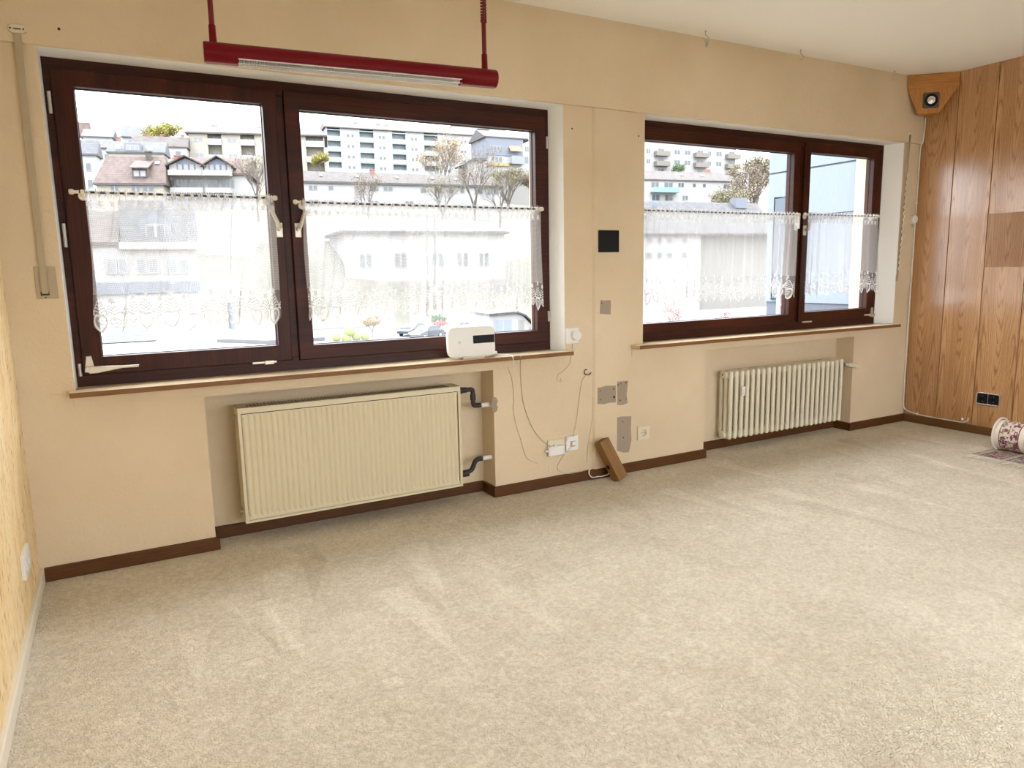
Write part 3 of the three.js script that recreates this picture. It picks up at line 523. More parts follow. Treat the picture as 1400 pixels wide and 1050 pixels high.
const cord = (name, label, pts, r, mat, cat = 'cable', n = 60) => mesh(name, tube(pts, r, n, 6), mat, scene, tag(label, cat));
cord('charging_cable', 'short white cable end hanging off the sill edge', [[2.03, 0.758, 0.0], [2.062, 0.7495, -0.02], [2.085, 0.7495, 0.03], [2.085, 0.7495, 0.075], [2.083, 0.743, 0.0905], [2.09, 0.715, 0.085], [2.092, 0.69, 0.075]], 0.0028, M.whiteCord);
cord('power_cable', 'white cable from the control unit down to the adapter', [[2.035, 0.759, -0.005], [2.06, 0.7495, -0.03], [2.1, 0.7495, -0.02], [2.118, 0.7495, 0.05], [2.128, 0.745, 0.0895], [2.145, 0.72, 0.06], [2.175, 0.645, 0.006], [2.182, 0.528, 0.004], [2.207, 0.428, 0.004], [2.25, 0.331, 0.005], [2.3, 0.268, 0.012], [2.345, 0.232, 0.02]], 0.002, M.greyCord, 'cable', 120);
cord('wall_wire', 'thin loose wire on the wall right of the left radiator', [[2.098, 0.682, 0.003], [2.123, 0.619, 0.003], [2.133, 0.514, 0.003], [2.128, 0.456, 0.004], [2.148, 0.356, 0.003], [2.169, 0.294, 0.003], [2.203, 0.189, 0.004], [2.27, 0.143, 0.003]], 0.0014, M.greyCord, 'wire', 80);
cord('sensor_wire', 'thin curled wire end below the right sill corner', [[2.502, 0.78, 0.005], [2.5, 0.758, 0.005], [2.493, 0.738, 0.02], [2.487, 0.7, 0.007], [2.482, 0.667, 0.003], [2.439, 0.631, 0.003], [2.411, 0.617, 0.003], [2.401, 0.59, 0.004], [2.429, 0.576, 0.004], [2.42, 0.6, 0.004]], 0.0013, M.greyCord, 'wire', 80);
cord('telephone_wire', 'thin wire from the dark hook down to the telephone socket', [[2.586, 0.602, 0.014], [2.562, 0.564, 0.004], [2.542, 0.452, 0.003], [2.526, 0.351, 0.004], [2.503, 0.285, 0.01], [2.497, 0.262, 0.014]], 0.0014, M.greyCord, 'wire', 60);
cord('looped_cable', 'white cable looping between the adapter and the socket', [[2.49, 0.262, 0.016], [2.46, 0.258, 0.018], [2.438, 0.23, 0.022], [2.43, 0.195, 0.022], [2.445, 0.176, 0.02], [2.466, 0.2, 0.02], [2.484, 0.205, 0.016]], 0.0022, M.whiteCord, 'cable');
cord('skirting_wire', 'faint thin wire trailing from adapter to skirting board', [[2.443, 0.176, 0.012], [2.41, 0.13, 0.004], [2.397, 0.1, 0.004], [2.415, 0.078, 0.006], [2.47, 0.0575, 0.012], [2.56, 0.0585, 0.012]], 0.0013, M.greyCord, 'wire');
cord('pier_wire', 'thin wire hanging along the left edge of the wall pier', [[2.637, 0.47, 0.004], [2.634, 0.361, 0.003], [2.615, 0.259, 0.003], [2.6, 0.178, 0.003], [2.595, 0.1, 0.003]], 0.0013, M.greyCord, 'wire');
{
  const o = thing('power_adapter', 'white plug-in power adapter low on the wall', 'adapter', [2.38, 0.204, 0.0]);
  mesh('back_plate', rbx(-0.044, 0.062, 0.005, 0.058, 0, 0.008, 0.002), M.creamPlastic, o);
  mesh('body', [rbx(-0.05, 0.052, -0.03, 0.026, 0.002, 0.032, 0.012, 4)], M.whitePlastic, o);
  mesh('cord_grip', rod([-0.045, 0.0, 0.016], [-0.068, 0.004, 0.014], 0.008, 0.004), M.whitePlastic, o); mesh('cord_grip', rod([0.0, 0.024, 0.02], [-0.015, 0.032, 0.02], 0.006, 0.004), M.whitePlastic, o);
}
{
  const o = thing('telephone_socket', 'white telephone socket with plug beside the adapter', 'socket', [2.492, 0.228, 0]);
  mesh('plate', rbx(-0.04, 0.04, -0.042, 0.042, 0, 0.012, 0.004), M.whitePlastic, o);
  mesh('jack', rbx(-0.014, 0.018, -0.02, 0.012, 0.011, 0.014, 0.001), M.greyCord, o, { label: 'grey jack opening' });
  mesh('plug', rbx(-0.008, 0.012, -0.01, 0.01, 0.012, 0.024, 0.003), M.whitePlastic, o);
}
{
  const o = thing('wire_hook', 'dark open hook screwed into the wall at pier edge', 'hook', [2.6, 0.61, 0.0]);
  mesh('hook', tube([[0.03, -0.001, -0.008], [0.02, -0.002, 0.006], [0.002, -0.01, 0.015], [-0.02, -0.006, 0.016], [-0.03, 0.006, 0.016], [-0.024, 0.019, 0.016], [-0.012, 0.02, 0.016]], 0.0028, 30, 8), M.blackPipe, o);
}
{
  const o = thing('dimmer_switch', 'white square dimmer switch with round knob beside left window', 'switch', [2.497, 0.82, 0]);
  mesh('plate', rbx(-0.04, 0.043, -0.042, 0.042, 0, 0.011, 0.004), M.whitePlastic, o);
  mesh('knob', [new THREE.CylinderGeometry(0.022, 0.0245, 0.026, 28).rotateX(Math.PI / 2).translate(0.018, 0.002, 0.024), new THREE.TorusGeometry(0.0225, 0.003, 8, 28).translate(0.018, 0.002, 0.034)], M.whitePlastic, o);
}
{
  const o = thing('black_wall_tile', 'plain black square panel stuck on the white pier', 'panel', [2.7335, 1.322, 0.012]);
  mesh('plate', rbx(-0.068, 0.068, -0.0585, 0.0585, 0, 0.009, 0.003), M.blackPlastic, o);
  mesh('back_rim', rbx(-0.064, 0.064, -0.0545, 0.0545, -0.001, 0.002, 0.001), M.hollow, o);
}
function schuko(o, m, mi, x, y, z) {
  const well = new THREE.LatheGeometry([[0.0, 0], [0.0175, 0], [0.0195, 0.001], [0.0195, 0.0115], [0.0215, 0.0125], [0.0225, 0.0115]].map((p) => new THREE.Vector2(...p)), 28).rotateX(Math.PI / 2).translate(x, y, z);
  mesh('socket_well', well, mi, o); for (const s of [-1, 1]) { mesh('pin_hole', new THREE.CylinderGeometry(0.0028, 0.0028, 0.002, 10).rotateX(Math.PI / 2).translate(x + s * 0.0095, y, z + 0.0012), M.hollow, o);
    mesh('earth_clip', bx(x - 0.002, x + 0.002, y + s * 0.017 - 0.002, y + s * 0.017 + 0.002, z, z + 0.009), M.chrome, o); }
}
function plateWithHoles(w, h, r, holes, z0, z1) { const s = roundRect(w, h, r); for (const [x, y, q] of holes) { const p = new THREE.Path(); p.absarc(x, y, q, 0, 6.2832, true); s.holes.push(p); } return new THREE.ExtrudeGeometry(s, { depth: z1 - z0 - 0.002, bevelEnabled: true, bevelThickness: 0.001, bevelSize: 0.001, bevelSegments: 2, curveSegments: 16 }).translate(0, 0, z0 + 0.001); }
{
  const o = thing('wall_socket', 'single cream wall socket above the skirting board', 'socket', [2.994, 0.222, 0]);
  mesh('plate', plateWithHoles(0.084, 0.08, 0.006, [[0, 0, 0.022]], 0, 0.012), M.creamPlastic, o); schuko(o, M.creamPlastic, M.creamPlastic, 0, 0, 0.0004);
}
{
  const o = thing('double_socket', 'black double socket with chrome rim on the panelled wall', 'socket', [W, 0.251, 0.595]); o.rotation.y = -Math.PI / 2;
  mesh('plate', plateWithHoles(0.142, 0.072, 0.012, [[-0.0355, 0, 0.022], [0.0355, 0, 0.022]], 0, 0.011), M.blackPlastic, o);
  const rim = roundRect(0.151, 0.08, 0.015); rim.holes.push(new THREE.Path(roundRect(0.1415, 0.0715, 0.0115).getPoints(8)));
  mesh('chrome_rim', [new THREE.ExtrudeGeometry(rim, { depth: 0.012, bevelEnabled: true, bevelThickness: 0.001, bevelSize: 0.001, bevelSegments: 2 }), rbx(-0.0012, 0.0012, -0.035, 0.035, 0.009, 0.0125, 0.0005)], M.chrome, o);
  for (const s of [-1, 1]) schuko(o, M.blackPlastic, M.blackPlastic, s * 0.0355, 0, 0.0004);
}
{
  const o = thing('left_wall_socket', 'white double socket low on the ochre left wall', 'socket', [0, 0.231, 0.41]); o.rotation.y = Math.PI / 2;
  mesh('plate', plateWithHoles(0.154, 0.082, 0.006, [[-0.036, 0, 0.022], [0.036, 0, 0.022]], 0, 0.012), M.whitePlastic, o);
  for (const s of [-1, 1]) schuko(o, M.whitePlastic, M.whitePlastic, s * 0.036, 0, 0.0004);
}
// ---------------------------------------------------------------- shutter strap (left) and crank with cord (right)
{
  const o = thing('shutter_strap', 'beige roller shutter strap with winder plate left of window', 'shutter strap', [0.135, 1.1, 0]);
  mesh('strap', [quad([-0.012, 0.94, 0.024], [0.011, 0.94, 0.024], [0.001, 0.02, 0.012], [-0.02, 0.02, 0.012]), quad([0.011, 0.94, 0.0225], [-0.012, 0.94, 0.0225], [-0.02, 0.02, 0.0105], [0.001, 0.02, 0.0105])], M.strap, o);
  mesh('guide', [extr([[-0.026, -0.008], [-0.018, -0.014], [0.02, -0.014], [0.028, -0.008], [0.028, 0.008], [0.02, 0.014], [-0.018, 0.014], [-0.026, 0.008]].map(([a, b]) => [a, b + 0.952]), 0.019, 0.032, 0.003)], M.creamPlastic, o, { label: 'cream strap guide' });
  mesh('guide_slot', bx(-0.01, 0.012, 0.949, 0.953, 0.031, 0.0325), M.hollow, o); for (const x of [-0.019, 0.02]) mesh('screw_hole', new THREE.CylinderGeometry(0.003, 0.003, 0.001, 10).rotateX(Math.PI / 2).translate(x, 0.952, 0.0325), M.hollow, o);
  mesh('winder_plate', rbx(-0.038, 0.032, 0.001, 0.121, 0, 0.004, 0.0015), M.strap, o, { label: 'beige winder cover plate' });
  mesh('winder_slot', [bx(-0.024, 0.004, 0.014, 0.02, 0.0035, 0.0045), bx(-0.024, -0.0205, 0.014, 0.028, 0.0035, 0.0045), bx(0.0015, 0.004, 0.014, 0.028, 0.0035, 0.0045)], M.hollow, o); mesh('screw_hole', new THREE.CylinderGeometry(0.0026, 0.0026, 0.001, 10).rotateX(Math.PI / 2).translate(-0.009, 0.006, 0.0042), M.hollow, o);
}
{
  const o = thing('shutter_pull', 'narrow shutter strap wound with white cord right of far window', 'shutter strap', [5.32, 1.06, 0]);
  mesh('strap', [quad([0.003, 1.0, 0.027], [0.015, 1.0, 0.027], [-0.004, 0.02, 0.01], [-0.016, 0.02, 0.01]), quad([0.015, 1.0, 0.0255], [0.003, 1.0, 0.0255], [-0.016, 0.02, 0.0085], [-0.004, 0.02, 0.0085])], M.strap, o);
  mesh('guide', [rod([0.009, 1.012, 0.018], [0.009, 1.012, 0.032], 0.016, 0.012)], M.creamPlastic, o);
  const pts = []; for (let k = 0; k <= 60; k++) { const t = k / 60, a = k * 1.7; pts.push([lerp(0.004, -0.009, t) + 0.008 * Math.cos(a) * (0.4 + rnd()), lerp(0.75, 0.05, t), lerp(0.024, 0.012, t) + 0.003 + 0.004 * Math.sin(a)]); }
  mesh('cord', [tube(pts, 0.0026, 260, 5), tube([[0.0, 0.75, 0.024], [0.018, 0.735, 0.028], [0.02, 0.71, 0.026], [0.004, 0.7, 0.026]], 0.0026, 20, 5), tube([[-0.006, 0.3, 0.02], [0.01, 0.32, 0.022], [0.012, 0.29, 0.02], [-0.004, 0.28, 0.02]], 0.0026, 20, 5)], M.whiteCord, o, { label: 'white cord wound round the strap' });
  mesh('winder_plate', rbx(-0.02, 0.002, -0.01, 0.035, 0, 0.006, 0.002), M.strap, o);
}
// ---------------------------------------------------------------- right corner
{
  const o = thing('corner_cable', 'white cable clipped down the right corner and along skirting', 'cable', [0, 0, 0]);
  mesh('cable', tube([[5.482, 2.19, 0.03], [5.4825, 2.03, 0.024], [5.478, 1.98, 0.01], [5.48, 1.742, 0.008], [5.474, 1.33, 0.008], [5.47, 0.749, 0.008], [5.474, 0.25, 0.008], [5.48, 0.12, 0.01], [5.486, 0.085, 0.03], [5.492, 0.075, 0.07], [5.494, 0.064, 0.16], [5.4945, 0.062, 0.36], [5.4945, 0.064, 0.44], [5.4945, 0.08, 0.472], [5.4945, 0.1, 0.472]], 0.0042, 220, 8), M.whiteCord, o);
  const cl = (x, y, z) => mesh('clip', [rbx(x - 0.006, x + 0.006, y - 0.006, y + 0.006, z - 0.005, z + 0.006, 0.002), rod([x - 0.004, y + 0.008, z], [x + 0.004, y + 0.008, z], 0.003)], M.whitePlastic, o);
  cl(5.475, 1.6, 0.008); cl(5.4705, 0.93, 0.008); cl(5.472, 0.5, 0.008); cl(5.4935, 0.068, 0.11); cl(5.494, 0.084, 0.434);
}
{
  const o = thing('junction_box', 'round white junction box on wall in the right corner', 'junction box', [5.443, 1.485, 0]);
  mesh('body', [new THREE.CylinderGeometry(0.03, 0.033, 0.026, 28).rotateX(Math.PI / 2).translate(0, 0, 0.013)], M.creamPlastic, o); mesh('lid', new THREE.CylinderGeometry(0.027, 0.029, 0.005, 28).rotateX(Math.PI / 2).translate(0, 0, 0.028), M.whitePlastic, o);
  mesh('spout', rod([0.004, -0.03, 0.012], [0.004, -0.055, 0.01], 0.007, 0.004), M.zinc, o);
}
{
  const d = V(0.2386, 0, 0.22).normalize(), A = V(5.261, 0, 0.021), n = V(-0.22, 0, 0.2386).normalize(), cor = (y) => V(W - 0.003, y, 0.0225);
  const at = (x, z, y) => V(x, y, z);
  const o = thing('corner_speaker', 'angular wooden corner loudspeaker below the ceiling', 'loudspeaker', [0, 0, 0]);
  const q = (t, y, e = 0) => A.clone().addScaledVector(d, t).setY(y).addScaledVector(n, e), L = 0.3225;
  const conv = (p) => new ConvexGeometry(p);
  mesh('fascia', conv([q(0.002, 2.448, 0.004), q(L, 2.448, 0.004), q(0.002, 2.358, 0.004), q(L, 2.353, 0.004), q(0.012, 2.448, -0.012), q(L - 0.012, 2.448, -0.012), q(0.012, 2.358, -0.012), q(L - 0.012, 2.353, -0.012)]), M.speakerWood, o, null, 'x');
  mesh('cabinet', conv([q(0.004, 2.358), q(L - 0.006, 2.352), q(0.074, 2.192), q(0.21, 2.19), q(0.09, 2.186, -0.03), q(0.19, 2.186, -0.03), cor(2.44), cor(2.2), q(0.02, 2.44, -0.015), q(L - 0.025, 2.44, -0.015)]), M.speakerWood, o, null, 'y');
  const f = new THREE.Group(); f.name = 'driver'; f.position.copy(q(0.155, 2.274, 0.0)); f.rotation.y = Math.atan2(n.x, n.z); o.add(f);
  mesh('plate', new THREE.ExtrudeGeometry(roundRect(0.1, 0.1, 0.014), { depth: 0.003, bevelEnabled: true, bevelThickness: 0.002, bevelSize: 0.002, bevelSegments: 2 }), std({ color: col(0.1, 0.075, 0.055), roughness: 0.5 }), f);
  mesh('cone', new THREE.LatheGeometry([[0.043, 0.007], [0.041, 0.0095], [0.037, 0.009], [0.034, 0.0065], [0.026, 0.006]].map((p) => new THREE.Vector2(...p)), 32).rotateX(Math.PI / 2), M.blackPlastic, f);
  mesh('dome', new THREE.LatheGeometry([[0.027, 0.006], [0.0255, 0.011], [0.022, 0.012], [0.02, 0.0095], [0.016, 0.013], [0.011, 0.016], [0.0075, 0.0145], [0.005, 0.017], [0, 0.018]].map((p) => new THREE.Vector2(...p)), 28).rotateX(Math.PI / 2), M.chrome, f);
}
// ---------------------------------------------------------------- ceiling hooks
for (const [x, z, label] of [[3.316, 0.11, 'ceiling hook farthest left, holding a clear drop'], [4.09, 0.1, 'middle one of the small ceiling hooks'], [5.0725, 0.049, 'ceiling hook nearest the corner loudspeaker']]) {
  const o = thing('ceiling_hook', label, 'hook', [x, H, z], 'small hooks in the ceiling above the windows');
  mesh('hook', tube([[0, 0.004, 0], [0, -0.02, 0], [0.012, -0.03, 0.004], [0.02, -0.043, 0.006], [0.01, -0.056, 0.005], [-0.006, -0.054, 0.002], [-0.012, -0.044, 0]], 0.0022, 30, 8), M.zinc, o);
  mesh('collar', new THREE.CylinderGeometry(0.004, 0.006, 0.005, 12).translate(0, -0.0025, 0), M.zinc, o);
  if (x < 3.5) mesh('clear_drop', ball(0.006, -0.07, 0.004, 0.011, 0.7, 1.5, 0.7), phy({ color: col(0.9, 0.9, 0.88), transmission: 0.7, roughness: 0.1, thickness: 0.01 }), o);
}
// ---------------------------------------------------------------- wood block leaning on the pier
{
  const o = thing('wood_block', 'short squared wood block leaning on the wall pier', 'wood block', [2.742, 0.006, 0.125]);
  const up = V(-0.085, 0.222, -0.07).normalize(), rt = V(1, 0.25, -0.12).addScaledVector(up, 0); rt.addScaledVector(up, -rt.dot(up)).normalize(); const fw = new THREE.Vector3().crossVectors(rt, up);
  const q = new THREE.Quaternion().setFromRotationMatrix(new THREE.Matrix4().makeBasis(rt, up, fw)); o.quaternion.copy(q);
  mesh('block', rbx(-0.035, 0.035, 0.008, 0.25, -0.03, 0.03, 0.003), M.wood, o, null, 'y');
  mesh('saw_mark', bx(-0.0352, 0.0352, 0.125, 0.1265, 0.0292, 0.0302), M.sillEdge, o);
  mesh('cable_clip', rbx(-0.041, -0.034, 0.09, 0.112, -0.012, 0.004, 0.002), M.blackPlastic, o);
}
cord('block_cable', 'white cable loop between skirting board and the wood block', [[2.615, 0.066, 0.012], [2.6, 0.062, 0.02], [2.592, 0.04, 0.03], [2.61, 0.02, 0.034], [2.646, 0.0185, 0.034], [2.675, 0.02, 0.045], [2.7, 0.03, 0.06], [2.705, 0.06, 0.07], [2.69, 0.09, 0.085]], 0.0032, M.whiteCord, 'cable', 60);
// ---------------------------------------------------------------- rolled rug
{
  const R = 0.098, cx = 5.16, z0 = 0.85, z1 = 2.5, o = thing('rolled_rug', 'rolled-up cream patterned rug with one fringed edge unrolled', 'rug', [cx, 0, z0]);
  const L = z1 - z0, nt = 260, P = [], UV = [], I = [], turns = 2.6, pts = [];
  for (let i = 0; i <= nt; i++) { const t = i / nt, a = -Math.PI / 2 - t * turns * 6.2832, r = R - 0.0 - t * 0.05; pts.push([r * Math.cos(a), R + 0.006 + r * Math.sin(a)]); }
  for (let k = 0; k <= 12; k++) for (const [i, p] of pts.entries()) { const bulge = k === 0 ? 0.012 * (1 - i / nt) : 0; P.push(p[0], p[1] + 0.0015 * Math.sin(k), k / 12 * L + bulge - (k === 0 ? 0.02 * i / nt : 0)); UV.push(i / nt * turns * 0.55, k / 12 * L); }
  for (let k = 0; k < 12; k++) for (let i = 0; i < nt; i++) { const a = k * (nt + 1) + i; I.push(a, a + 1, a + nt + 1, a + 1, a + nt + 2, a + nt + 1); }
  const g = new THREE.BufferGeometry(); g.setAttribute('position', new THREE.Float32BufferAttribute(P, 3)); g.setAttribute('uv', new THREE.Float32BufferAttribute(UV, 2)); g.setIndex(I); g.computeVertexNormals();
  mesh('roll', g, M.rug, o, null, 'keep');
  const hem = []; for (let t = 0; t < 3; t++) { const r = R + 0.001 - t * 0.02, c = []; for (let k = 0; k <= 40; k++) { const a = k / 40 * 6.2832; c.push([r * Math.cos(a), R + 0.006 + r * Math.sin(a), 0.006 - t * 0.005]); } hem.push(tube(c, 0.0055, 60, 6)); }
  mesh('hem', hem, M.fringe, o);
  mesh('flap', bx(-0.275, 0.03, 0.0015, 0.0085, -0.01, L), std({ map: rugMap, color: col(0.5, 0.44, 0.42), roughness: 0.95 }), o, { label: 'unrolled patterned end of the rug' });
  const fr = []; for (let k = 0; k < 150; k++) { const z = -0.01 + k * (L / 150), dz = rr(-0.012, 0.012), l = rr(0.07, 0.11); fr.push(tube([[-0.272, 0.006, z], [-0.272 - l * 0.5, 0.007, z + dz * 0.5], [-0.272 - l, 0.004, z + dz]], 0.0028, 4, 4)); }
  mesh('fringe', fr, M.fringe, o, { kind: 'stuff' });
}
// ================================================================ outdoors: the town on the slope opposite
{
  const nx = 70, nz = 80, P = [], I = [], ht = (x, z) => { const d = -z, k = [[-80, -6], [84, -6], [92, 3], [120, 11], [150, 17], [185, 26], [260, 34]]; let y = -6; for (let i = 1; i < k.length; i++) if (d >= k[i - 1][0]) y = lerp(k[i - 1][1], k[i][1], Math.min(1, (d - k[i - 1][0]) / (k[i][0] - k[i - 1][0]))); return y + 0.4 * Math.sin(x * 0.11) * Math.cos(z * 0.13) * (d > 95 ? 1 : 0); };
  for (let j = 0; j <= nz; j++) for (let i = 0; i <= nx; i++) { const x = lerp(-90, 270, i / nx), z = lerp(70, -262, j / nz); P.push(x, ht(x, z), z); }
  for (let j = 0; j < nz; j++) for (let i = 0; i < nx; i++) { const k = j * (nx + 1) + i; I.push(k, k + 1, k + nx + 1, k + 1, k + nx + 2, k + nx + 1); }
  const g = new THREE.BufferGeometry(); g.setAttribute('position', new THREE.Float32BufferAttribute(P, 3)); g.setIndex(I); g.computeVertexNormals();
  mesh('ground', g, M.ground, scene, { kind: 'structure' });
  mesh('street', extr([[12, -62], [70, -66], [72, -84], [40, -84], [12, -81]].map(([a, b]) => [a, -b]), 0, 0.04).rotateX(-Math.PI / 2).translate(0, -6, 0), M.street, scene, { kind: 'structure' });
}
function gableRoof(x0, x1, ye, yr, d, over = 0.5, hip = 0) {     // ridge along x; slab 0.2 thick
  const f = over, b = -d - over, m = -d / 2, s = (yr - ye) / (d / 2), e = ye - s * over;
  const p = [[x0 - over, e, f], [x1 + over, e, f], [x1 + over - hip, yr, m], [x0 - over + hip, yr, m], [x0 - over, e, b], [x1 + over, e, b]], t = p.map(([x, y, z]) => [x, y + 0.22, z]);
  const gs = [quad(t[0], t[1], t[2], t[3]), quad(t[5], t[4], t[3], t[2]), quad(p[0], p[1], t[1], t[0]), quad(p[1], p[5], t[5], t[1]), quad(p[5], p[4], t[4], t[5]), quad(p[4], p[0], t[0], t[4]), quad(p[1], p[0], p[4], p[5])];
  const tri = (a, b2, c) => { const g = new THREE.BufferGeometry(); g.setAttribute('position', new THREE.Float32BufferAttribute([...a, ...b2, ...c], 3)); g.computeVertexNormals(); return g; };
  gs.push(tri(t[1], t[5], t[2]), tri(t[4], t[0], t[3]));
  return gs;
}
function windows(o, list, n = 2, fm = M.winFrame, pm = M.pane, z = 0) {
  for (const [x0, y0, x1, y1] of list) {
    const f = mesh('window', bx(x0, x1, y0, y1, z - 0.1, z + 0.05), fm, o), w = (x1 - x0) / n, t = Math.min(0.08, w * 0.12);
    for (let k = 0; k < n; k++) mesh('pane', bx(x0 + k * w + t, x0 + (k + 1) * w - t, y0 + t, y1 - t, z, z + 0.055), pm, f);
  }
}
function house(name, label, cat, o, deg) { const t = thing(name, label, cat, o); t.rotation.y = -deg * Math.PI / 180; return t; }
const chimney = (o, x0, x1, y0, y1, z, m = M.brick) => mesh('chimney', [bx(x0, x1, y0, y1, z - (x1 - x0), z), bx(x0 - 0.08, x1 + 0.08, y1 - 0.12, y1, z - (x1 - x0) - 0.08, z + 0.08)], m, o);
const skylight = (o, x, y, z, s = 0.5) => mesh('skylight', new THREE.BoxGeometry(s, 0.12, s).rotateX(0.6).translate(x, y, z), M.roofWhite, o);

{ // white house with a slate mansard roof, close behind the left pane
  const o = house('mansard_house', 'white house with dark slate mansard roof and dormer, nearest building', 'house', [1.12, 0, -45], 4);
  mesh('wall', [bx(-0.03, 4, -6, 3.25, -9, 0), bx(-2.3, -0.03, -6, 3.15, -9, -0.05)], M.white, o);
  mesh('mansard_roof', sideExtr([[0.1, 3.3], [0.1, 3.1], [-9, 3.1], [-9, 3.3], [-7.8, 5.8], [-1.2, 5.8]], 0, 4.15), M.slate, o);
  mesh('side_roof', gableRoof(-2.4, -0.2, 3.1, 5.2, 9, 0.1), M.roofBrown, o);
  mesh('cornice', bx(-0.1, 4.1, 2.86, 3.28, -0.1, 0.32), M.roofWhite, o);
  mesh('dormer', [extr([[1.0, 3.3], [2.72, 3.3], [2.72, 4.4], [1.86, 5.08], [1.0, 4.4]], -3, -0.15)], M.slateWall, o);
  windows(o, [[1.35, 3.42, 2.4, 4.32]], 2, M.white, M.pane, -0.1);
  windows(o, [[-0.87, 1.47, -0.31, 2.37], [-0.25, 1.47, 0.26, 2.37], [0.67, 1.43, 1.26, 2.35], [1.31, 1.44, 1.88, 2.35], [2.23, 1.4, 2.9, 2.34], [2.95, 1.4, 3.55, 2.33]], 1, M.white, M.paneLight, 0.02);
  mesh('base_band', bx(-2.3, 4.05, 0.3, 0.98, -0.1, 0.12), M.slateWall, o);
  mesh('satellite_dish', [new THREE.SphereGeometry(0.6, 20, 8, 0, 6.2832, 0, 0.5).rotateX(Math.PI / 2).scale(0.85, 0.95, 0.5).translate(2.55, 1.0, 0.35), rod([2.55, 1, 0.1], [2.55, 1, 0.6], 0.03)], M.blueWall, o);
}
{
  const o = house('tiled_roof_house', 'house with long pinkish tiled roof, one dormer and chimney', 'house', [0.08, 0, -95], 16);
  mesh('wall', bx(0, 7.1, -4, 12.2, -10, 0), M.cream, o);
  mesh('roof', gableRoof(0, 7.2, 12.25, 15.6, 7.6, 0.3, 0.6), M.roofPink, o);
  mesh('gutter', bx(-0.3, 7.4, 11.95, 12.1, 0.28, 0.42), M.slate, o);
  const d = mesh('dormer', bx(3.8, 5.45, 12.8, 13.95, -3.2, -0.35), M.roofBrown, o); windows(o, [[3.9, 12.95, 5.32, 13.75]], 2, M.slate, M.roofWhite, -0.35);
  mesh('dormer_roof', sideExtr([[0.05, 13.88], [0.05, 14.0], [-3.2, 15.25], [-3.2, 15.1]], 3.6, 5.65), M.roofPink, o);
  chimney(o, 4.79, 5.42, 14.6, 16.3, -3, M.roofBrown); skylight(o, 6.15, 14.9, -2.6, 0.5);
  windows(o, [[1.4, 11.2, 2.3, 12], [3.64, 11.2, 4.6, 12], [4.82, 11.2, 6.1, 12]], 2);
}
{
  const o = house('twin_gable_house', 'white house with red roof and two dark-topped balcony gables', 'house', [7.38, 0, -96], 17);
  mesh('wall', bx(0.3, 9.5, -4, 13.6, -9, 0), M.white, o);
  mesh('roof', gableRoof(0.1, 9.7, 13.75, 16.1, 9, 0.35, 0.3), M.roofRed, o);
  for (const [a, m, b] of [[0.75, 2.67, 4.6], [4.72, 6.29, 7.85]]) {
    mesh('gable', extr([[a, 13.4], [b, 13.4], [b, 14.55], [m, 15.45], [a, 14.55]], -3.5, 0.7), M.white, o);
    mesh('gable_roof', [extr([[a - 0.35, 14.42], [m, 15.62], [m, 15.78], [a - 0.35, 14.58]], -4, 1.3), extr([[b + 0.35, 14.42], [m, 15.62], [m, 15.78], [b + 0.35, 14.58]].reverse(), -4, 1.3)], M.roofBrown, o);
    mesh('gable_cladding', extr([[m - 1.05, 14.0], [m + 1.05, 14.0], [m + 1.05, 14.98], [m, 15.45], [m - 1.05, 14.98]], 0.68, 0.74), M.slateWall, o);
    mesh('balcony', [bx(a + 0.1, b - 0.1, 13.3, 13.42, 0.6, 2), bx(a + 0.1, b - 0.1, 13.42, 13.9, 1.92, 2)], M.white, o);
    mesh('balcony', [bx(a + 0.1, b - 0.1, 11.3, 11.42, 0, 1.6), bx(a + 0.1, b - 0.1, 11.42, 11.9, 1.52, 1.6)], M.white, o);
    windows(o, [[m - 0.95, 14.05, m - 0.4, 14.75], [m - 0.28, 14.05, m + 0.28, 14.75], [m + 0.4, 14.05, m + 0.95, 14.75]], 1, M.slateWall, M.roofWhite, 0.75);
  }
  windows(o, [[-0.0 + 0.4, 12.2, 1.0, 12.95], [1.22, 12.1, 2.54, 13.05], [2.81, 12.1, 4.38, 13.05], [4.85, 12.1, 6.08, 13.05], [6.53, 12.1, 7.96, 13.05]], 3, M.winFrame, M.pane, 0.02);
  for (const [x, y] of [[0.9, 15.2], [0.85, 14.8], [2.5, 15.8]]) skylight(o, x, y + 0.1, -2.6, 0.35);
  chimney(o, 0.4, 1.6, 15.6, 16.5, -4);
}
